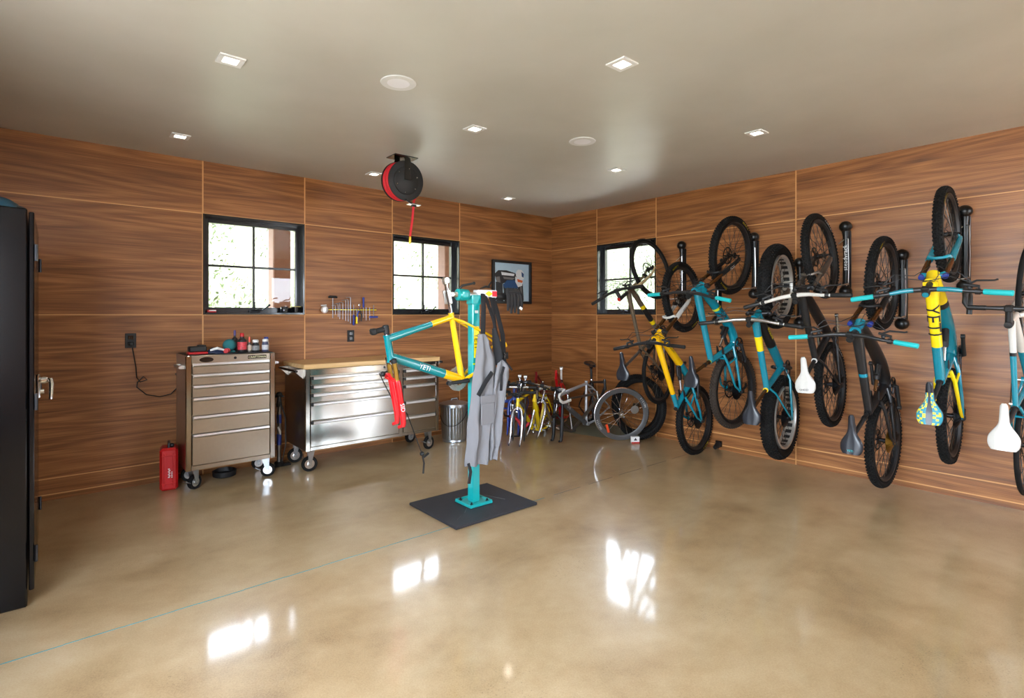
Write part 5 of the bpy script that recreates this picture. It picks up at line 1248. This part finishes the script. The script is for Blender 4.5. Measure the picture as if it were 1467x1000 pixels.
def bottle(name, label, cat, x, y, r0, h, body, cap, bnd=None, neck=.5, caph=.03, capr=None):
    r = on(name, label, cat, x, y); capr = capr or r0 * neck
    m = MB(); m.lathe([(r0 * .94, 0), (r0, .005), (r0, h * .72), (r0 * .9, h * .80), (r0 * neck, h * .9), (r0 * neck, h)], n=28); m.build('body', body, r)
    if bnd: m = MB(); m.lathe([(r0 + .0006, h * .18), (r0 + .0006, h * .66)], n=28); m.build('paper_band', bnd, r)
    m = MB(); m.lathe([(capr, h - .006), (capr, h + caph * .8), (capr * .8, h + caph), (.0001, h + caph)], n=20); m.build('lid', cap, r)
    return r
bottle('squeeze_bottle', 'black bottle with red and white paper band on the chest', 'bottle', 1.205, 4.945, .036, .135, BLACKM, REDP, mat('red_white_print', (206, 56, 66), .5, vary=.8, nscale=60), .45, .03)
bottle('lubricant_bottle', 'slim dark bottle with purple nozzle behind the black bottle', 'bottle', 1.185, 5.10, .024, .14, BLACKM, mat('purple_plastic', (70, 50, 110), .4), None, .4, .045)
bottle('spray_can', 'small grey can with orange tip on the chest', 'can', 1.27, 4.97, .022, .085, TITAN, ORANGE, mat('pale_print', (190, 170, 150), .5, vary=.5, nscale=80), .35, .045)
bottle('small_jar', 'dark glass jar with white lid and pale print on the chest', 'jar', 1.315, 4.955, .03, .082, BLACKM, WHITEP, mat('grey_print', (130, 130, 130), .5, vary=.8, nscale=70), .8, .022)
bottle('grease_jar', 'clear grey jar with white lid, right end of the chest top', 'jar', 1.392, 4.95, .027, .088, mat('jar_blue_grey', (70, 74, 100), .3), WHITEP, mat('white_print', (190, 190, 196), .5, vary=.3, nscale=70), .85, .02)
bottle('glue_bottle', 'white bottle with blue lid behind the right grey jar', 'bottle', 1.425, 5.04, .022, .10, WHITEP, BLUE, None, .85, .022)

# ============================================================ pile of frames in the back corner
G = 'stripped bicycle frames in the back corner'
SUS0 = dict(type='sus', low=BLACKM, stan=DARKM, crown=BLACKM)
framebike('silver', 'bicycle_frameset', 'polished silver frame with black fork standing nearest the loose wheel', dict(kind='ht', fm=[SILVP, GREYP, SILVP, WHITEP], cm=2, tts=[(1, 0)], dts=[(1, 1)], sts=[(1, 0)], tube=.026, fork=SUS0, nosaddle=True, crank=False, bars='drop', gripm=WHITE, barm=SILVER, nocaliper=True, text=[('LITE', .035, .3, 3, 'd')]), group=G, bar=.19)
def nofork(b):
    for ch in list(b.children):
        if ch.name.split('.')[0] in ('fork', 'stem', 'handlebar', 'brake_hose'):
            for g in [x for x in ch.children_recursive]: bpy.data.objects.remove(g)
            bpy.data.objects.remove(ch)
    return b
nofork(framebike('red', 'bicycle_frameset', 'red frame with a long pale seatpost at the rear of the corner pile', dict(kind='ht', fm=[RED, RED, DARKM], tube=.019, fork=SUS0, nosaddle=True, postonly=.17, postm=WHITEP, crank=False), group=G))
framebike('yelA', 'bicycle_frameset', 'yellow frame with silver fork left of the other yellow frame', dict(kind='ht', fm=[YEL2, YEL2, DARKM], tube=.022, fork=dict(type='rigid', low=SILVER), nosaddle=True, cranka=40, crankm=SILVER, bars='flat', gripm=BLACKM, barm=BLACKM, hoses=False, nocaliper=True), group=G, bar=.22)
nofork(framebike('yelB', 'bicycle_frameset', 'yellow frame with grey crank to the right in the corner pile', dict(kind='ht', fm=[YEL2, YEL2, DARKM], tube=.023, fork=SUS0, nosaddle=True, cranka=120, crankm=TITAN, ringm=SILVER), group=G))
nofork(framebike('grey', 'bicycle_frameset', 'bare grey metal frame lying tilted inside the corner pile', dict(kind='ht', fm=[TITAN, TITAN, SILVER], tube=.018, fork=SUS0, nosaddle=True, crank=False, postonly=.05), group=G))
framebike('road', 'bicycle_frameset', 'dark grey frame with black drop handlebar at the left of the pile', dict(kind='ht', fm=[GREYP, CARBON, SILVER], tube=.018, fork=dict(type='rigid', low=CARBON), nosaddle=True, postonly=.08, cranka=70, crankm=SILVER, ringm=SILVER, bars='drop', gripm=BLACKM, barm=SILVER, levm=SILVER, nocaliper=True), group=G, bar=.21)
nofork(framebike('black', 'bicycle_frameset', 'dark frame with black saddle behind the polished silver frame', dict(kind='ht', fm=[CARBON, TITAN, SILVER], tube=.019, fork=SUS0, crank=True, crankm=SILVER, cranka=20), group=G))
PILE['back'] = dict(PILE['road']); q = PILE['road']['O']; PILE['back']['O'] = [q[0] + .12, q[1] + .24, q[2] + .0]
PILE['mid'] = dict(PILE['yelB']); q = PILE['yelB']['O']; PILE['mid']['O'] = [q[0] + .24, q[1] - .06, q[2] + .0]; PILE['mid']['yaw'] -= .15
PILE['far'] = dict(PILE['red']); q = PILE['red']['O']; PILE['far']['O'] = [q[0] - .18, q[1] + .16, q[2] - .02]
framebike('back', 'bicycle_frameset', 'dark blue frame with silver flat bar at the back left of the pile', dict(kind='ht', fm=[BLUEP, CARBON, SILVER], tube=.018, fork=dict(type='rigid', low=BLUEP), nosaddle=True, postonly=.06, cranka=100, crankm=SILVER, ringm=SILVER, rings=3, bars='flat', gripm=BLACKM, barm=SILVER, hoses=False, nocaliper=True), group=G, bar=.2)
framebike('mid', 'bicycle_frameset', 'chrome frame with drop handlebar in the middle of the frame pile', dict(kind='ht', fm=[SILVER, SILVP, SILVER], tube=.016, fork=dict(type='rigid', low=SILVER), nosaddle=True, postonly=.03, cranka=20, crankm=SILVER, ringm=SILVER, rings=2, bars='drop', gripm=CARBON, barm=SILVER, levm=SILVER, nocaliper=True), group=G, bar=.2)
nofork(framebike('far', 'bicycle_frameset', 'dark red frame behind the yellow frames at the back wall', dict(kind='ht', fm=[mat('dark_red_paint', (120, 14, 20), .3), CARBON, SILVER], tube=.018, fork=SUS0, nosaddle=True, crankm=SILVER, ringm=SILVER, cranka=60), group=G))
RV = V((.7615, -.648, 0)); FV = V((.648, .7615, 0))
r = thing('suspension_fork', 'blue suspension fork standing upright beside the hanging grey coverall', 'fork', (4.14, 4.98, 0))
m = MB()
for s_ in (-1, 1): m.tube([RV * (s_ * .06) + V((0, 0, .0)), RV * (s_ * .062) + V((0, 0, .03)), RV * (s_ * .06) + V((0, 0, .24))], [.014, .02, .022], 12)
m.tube([RV * -.06 + V((0, 0, .22)), RV * -.05 + V((0, 0, .27)), RV * .05 + V((0, 0, .27)), RV * .06 + V((0, 0, .22))], .012, 10); m.build('lower_legs', BLUEP, r)
m = MB()
for s_ in (-1, 1): m.tube([RV * (s_ * .06) + V((0, 0, .24)), RV * (s_ * .06) + V((0, 0, .36))], .014, 12)
m.tube([RV * -.07 + V((0, 0, .36)), RV * .07 + V((0, 0, .36))], .022, 12, 1); m.tube([V((0, 0, .36)), V((0, 0, .52))], .014, 12); m.build('stanchions', [SILVER, BLUEP], r)
r = thing('wrapped_handlebar', 'curved handlebar with red tape lying in front of the frame pile', 'handlebar', (4.05, 4.60, 0))
m = MB(); m.tube([RV * -.13 + V((0, 0, .24)), RV * -.08 + V((0, 0, .235)), RV * -.03 + V((0, 0, .19)), RV * .0 + V((0, 0, .13)), RV * .03 + V((0, 0, .105)), RV * .08 + V((0, 0, .15)), RV * .10 + V((0, 0, .235)), RV * .10 + V((0, 0, .26))], .0165, 12); m.build('red_tape', mat('red_bar_tape', (206, 42, 56), .55), r)
m = MB(); m.tube([RV * -.13 + V((0, 0, .24)), RV * -.18 + FV * .06 + V((0, 0, .235)), RV * -.2 + FV * .2 + V((0, 0, .24))], .012, 10); m.build('bare_bar', DARKM, r)
m = MB(); m.tube([RV * -.0 + V((0, 0, .115)), RV * -.02 + FV * .03 + V((0, 0, .008))], .009, 8); m.tube([RV * -.02 + FV * .03 + V((0, 0, .008)), RV * -.12 + FV * .02 + V((0, 0, .008))], .008, 8); m.build('broken_lever', DARKM, r)

# loose wheels and tires at the right wall
def loose_tire(name, label, x, y, R, w, tilt, rim):
    r = thing(name, label, 'wheel' if rim else 'tire', group=None, M=Matrix.Translation((x, y, R * cos(tilt))) @ Matrix.Rotation(tilt, 4, 'Y') @ Matrix.Rotation(radians(90), 4, 'Z'))
    m = MB(); make_tire(m, R, w, 'knob'); m.build('tire', RUBBER, r)
    if rim:
        m = MB(); ri = R - w * .9; m.lathe([(ri, -.012), (ri, .012), (ri - .02, .008), (ri - .02, -.008)], (0, 0, 0), (0, 1, 0), 56, 0, True, True); m.build('rim', REDP if rim == 2 else DARKM, r)
        m = MB()
        for i in range(24):
            a = i * 2 * pi / 24; m.tube([(.02 * cos(a + 1), .02 * (1 if i % 2 else -1), .02 * sin(a + 1)), ((ri - .018) * cos(a), 0, (ri - .018) * sin(a))], .0012, 4, cap=False)
        m.tube([(0, -.04, 0), (0, .04, 0)], .02, 12); m.build('spokes', SPOKE, r)
    return r
loose_tire('loose_wheel', 'knobbly wheel leaning flat on the right wall behind the slim road wheel', 5.15, 3.82, .355, .062, radians(7), 1)
loose_tire('loose_tire', 'wide black tire in front of the leaning knobbly wheel by the wall', 5.04, 3.70, .35, .070, radians(10), 0)
r = thing('road_wheel', 'slim silver-edged road wheel with deep dark rim leaning by the frame pile', 'wheel', M=Matrix.Translation((4.765, 3.735, .302)) @ Matrix.Rotation(radians(-42.0 - 90 + 90 + 3), 4, 'Z') @ Matrix.Rotation(radians(8), 4, 'X'))
R = .305
m = MB(); m.lathe([(R, -.010), (R, .010), (R - .008, .012), (R - .008, -.012)], (0, 0, 0), (0, 1, 0), 72, 0, True, True); m.build('brake_track', SILVER, r)
m = MB(); m.lathe([(R - .008, -.0115), (R - .008, .0115), (R - .045, .010), (R - .062, .003), (R - .062, -.003), (R - .045, -.010)], (0, 0, 0), (0, 1, 0), 72, 0, True, True)
for a0 in (30, 205):
    for k_, ch in enumerate('VISION' if a0 == 30 else 'VISION'):
        aa = radians(a0) - (k_ - 2.5) * .075; er = V((cos(aa), 0, sin(aa))); uu = V((sin(aa), 0, -cos(aa)))
        if a0 > 100: er = -er; uu = -uu; aa = radians(a0) + (k_ - 2.5) * .075; e2 = V((cos(aa), 0, sin(aa))); er = -e2; uu = V((-sin(aa), 0, cos(aa)))
        pos = (er if a0 < 100 else -er) * (R - .030); m.text(ch, .028, pos + V((0, -.0115, 0)), uu, uu.cross(V((0, 1, 0))) * -1 if False else er, 1, .0006)
m.build('deep_rim', [GREYP, WHITEP], r)
m = MB()
for i in range(20):
    a = i * 2 * pi / 20; m.tube([(.02 * cos(a + (1 if i % 4 < 2 else -1)), .025 * (1 if i % 2 else -1), .02 * sin(a + (1 if i % 4 < 2 else -1))), ((R - .06) * cos(a), 0, (R - .06) * sin(a))], .0028, 4, cap=False)
m.build('spokes', SILVER, r)
m = MB(); m.tube([(0, -.05, 0), (0, -.03, 0), (0, -.028, 0), (0, .028, 0), (0, .03, 0), (0, .05, 0)], [.008, .008, .022, .022, .008, .008], 14); m.build('hub', SILVER, r)
m = MB(); m.box((-.15 , -.012, -.16), (.028, .006, .10), 0, rotm((0, 1, 0), -.3), .003); m.build('reflector', ORANGE, r)
m = MB(); m.lathe([(.045, 0), (.045, .002), (.03, .003), (.0001, .003)], (.14, -.03, .06), (0, -1, 0), 28); m.build('clear_spoke_disc', GALV, r)
r = thing('small_box', 'small white and red box on the floor under the leaning road wheel', 'box', (4.83, 3.60, 0), radians(-40))
m = MB(); m.box((0, 0, .035), (.09, .05, .07), 0, None, .003); m.box((0, -.0253, .008), (.09, .001, .014), 1); m.prism([(-.02, -.01), (.02, -.01), (0, .02)], (0, -.0255, .04), (1, 0, 0), (0, 0, 1), .0006, 2); m.build('carton', [WHITEP, REDP, BLACKM], r)

# ============================================================ camera, world, portals
cd = bpy.data.cameras.new('camera'); co = bpy.data.objects.new('camera', cd); C.objects.link(co)
cd.sensor_width = 36; cd.lens = 36 * 769 / 1467; cd.shift_y = -(500 - 451) / 1467; cd.clip_start = .05; cd.clip_end = 200
co.location = (0, 0, 1.4); co.rotation_euler = (pi / 2, 0, math.atan2(-.648, .7615)); S.camera = co
w = bpy.data.worlds.new('sky'); S.world = w; w.use_nodes = True
nt = w.node_tree; bg = nt.nodes['Background']
tc = nt.nodes.new('ShaderNodeTexCoord'); sp_ = nt.nodes.new('ShaderNodeSeparateXYZ'); nt.links.new(tc.outputs['Generated'], sp_.inputs[0])
rp = nt.nodes.new('ShaderNodeValToRGB'); e = rp.color_ramp.elements; e[0].position = 0.0; e[0].color = L3((230, 243, 255)); e[1].position = .7; e[1].color = L3((214, 228, 250))
nt.links.new(sp_.outputs['Z'], rp.inputs['Fac']); nt.links.new(rp.outputs['Color'], bg.inputs['Color']); bg.inputs['Strength'].default_value = SKY
sl = bpy.data.lights.new('sun', 'SUN'); sl.energy = SUN; sl.angle = radians(.6); sl.color = (1, .97, .92); so_ = bpy.data.objects.new('sun', sl); C.objects.link(so_); so_.rotation_euler = (radians(36), 0, 0)
def portal(x, y, z, sx, sz, rot):
    l = bpy.data.lights.new('daylight_portal', 'AREA'); l.shape = 'RECTANGLE'; l.size = sx; l.size_y = sz; l.cycles.is_portal = True
    o = bpy.data.objects.new('daylight_portal', l); C.objects.link(o); o.location = (x, y, z); o.rotation_euler = rot
portal(1.43, DY + .19, 1.845, .85, .85, (radians(-90), 0, 0)); portal(3.27, DY + .19, 1.845, .85, .85, (radians(-90), 0, 0))
portal(DX + .19, 4.08, 1.845, .85, .85, (radians(-90), 0, radians(-90))); portal(DX + .19, -1.875, 1.15, .93, 2.26, (radians(-90), 0, radians(-90)))
portal(X0 - .18, .35, 1.545, 4.48, 1.47, (radians(90), 0, radians(-90)))
portal(4.525, Y0 - .18, 1.645, 1.13, 1.27, (radians(90), 0, 0))
S.view_settings.view_transform = 'Standard'; S.view_settings.look = 'None'; S.view_settings.gamma = 1.0; S.view_settings.exposure = EXPO; S.view_settings.use_curve_mapping = False
S.cycles.max_bounces = 8; S.cycles.diffuse_bounces = 5; S.cycles.glossy_bounces = 4; S.cycles.sample_clamp_indirect = 6.0; S.cycles.use_denoising = True
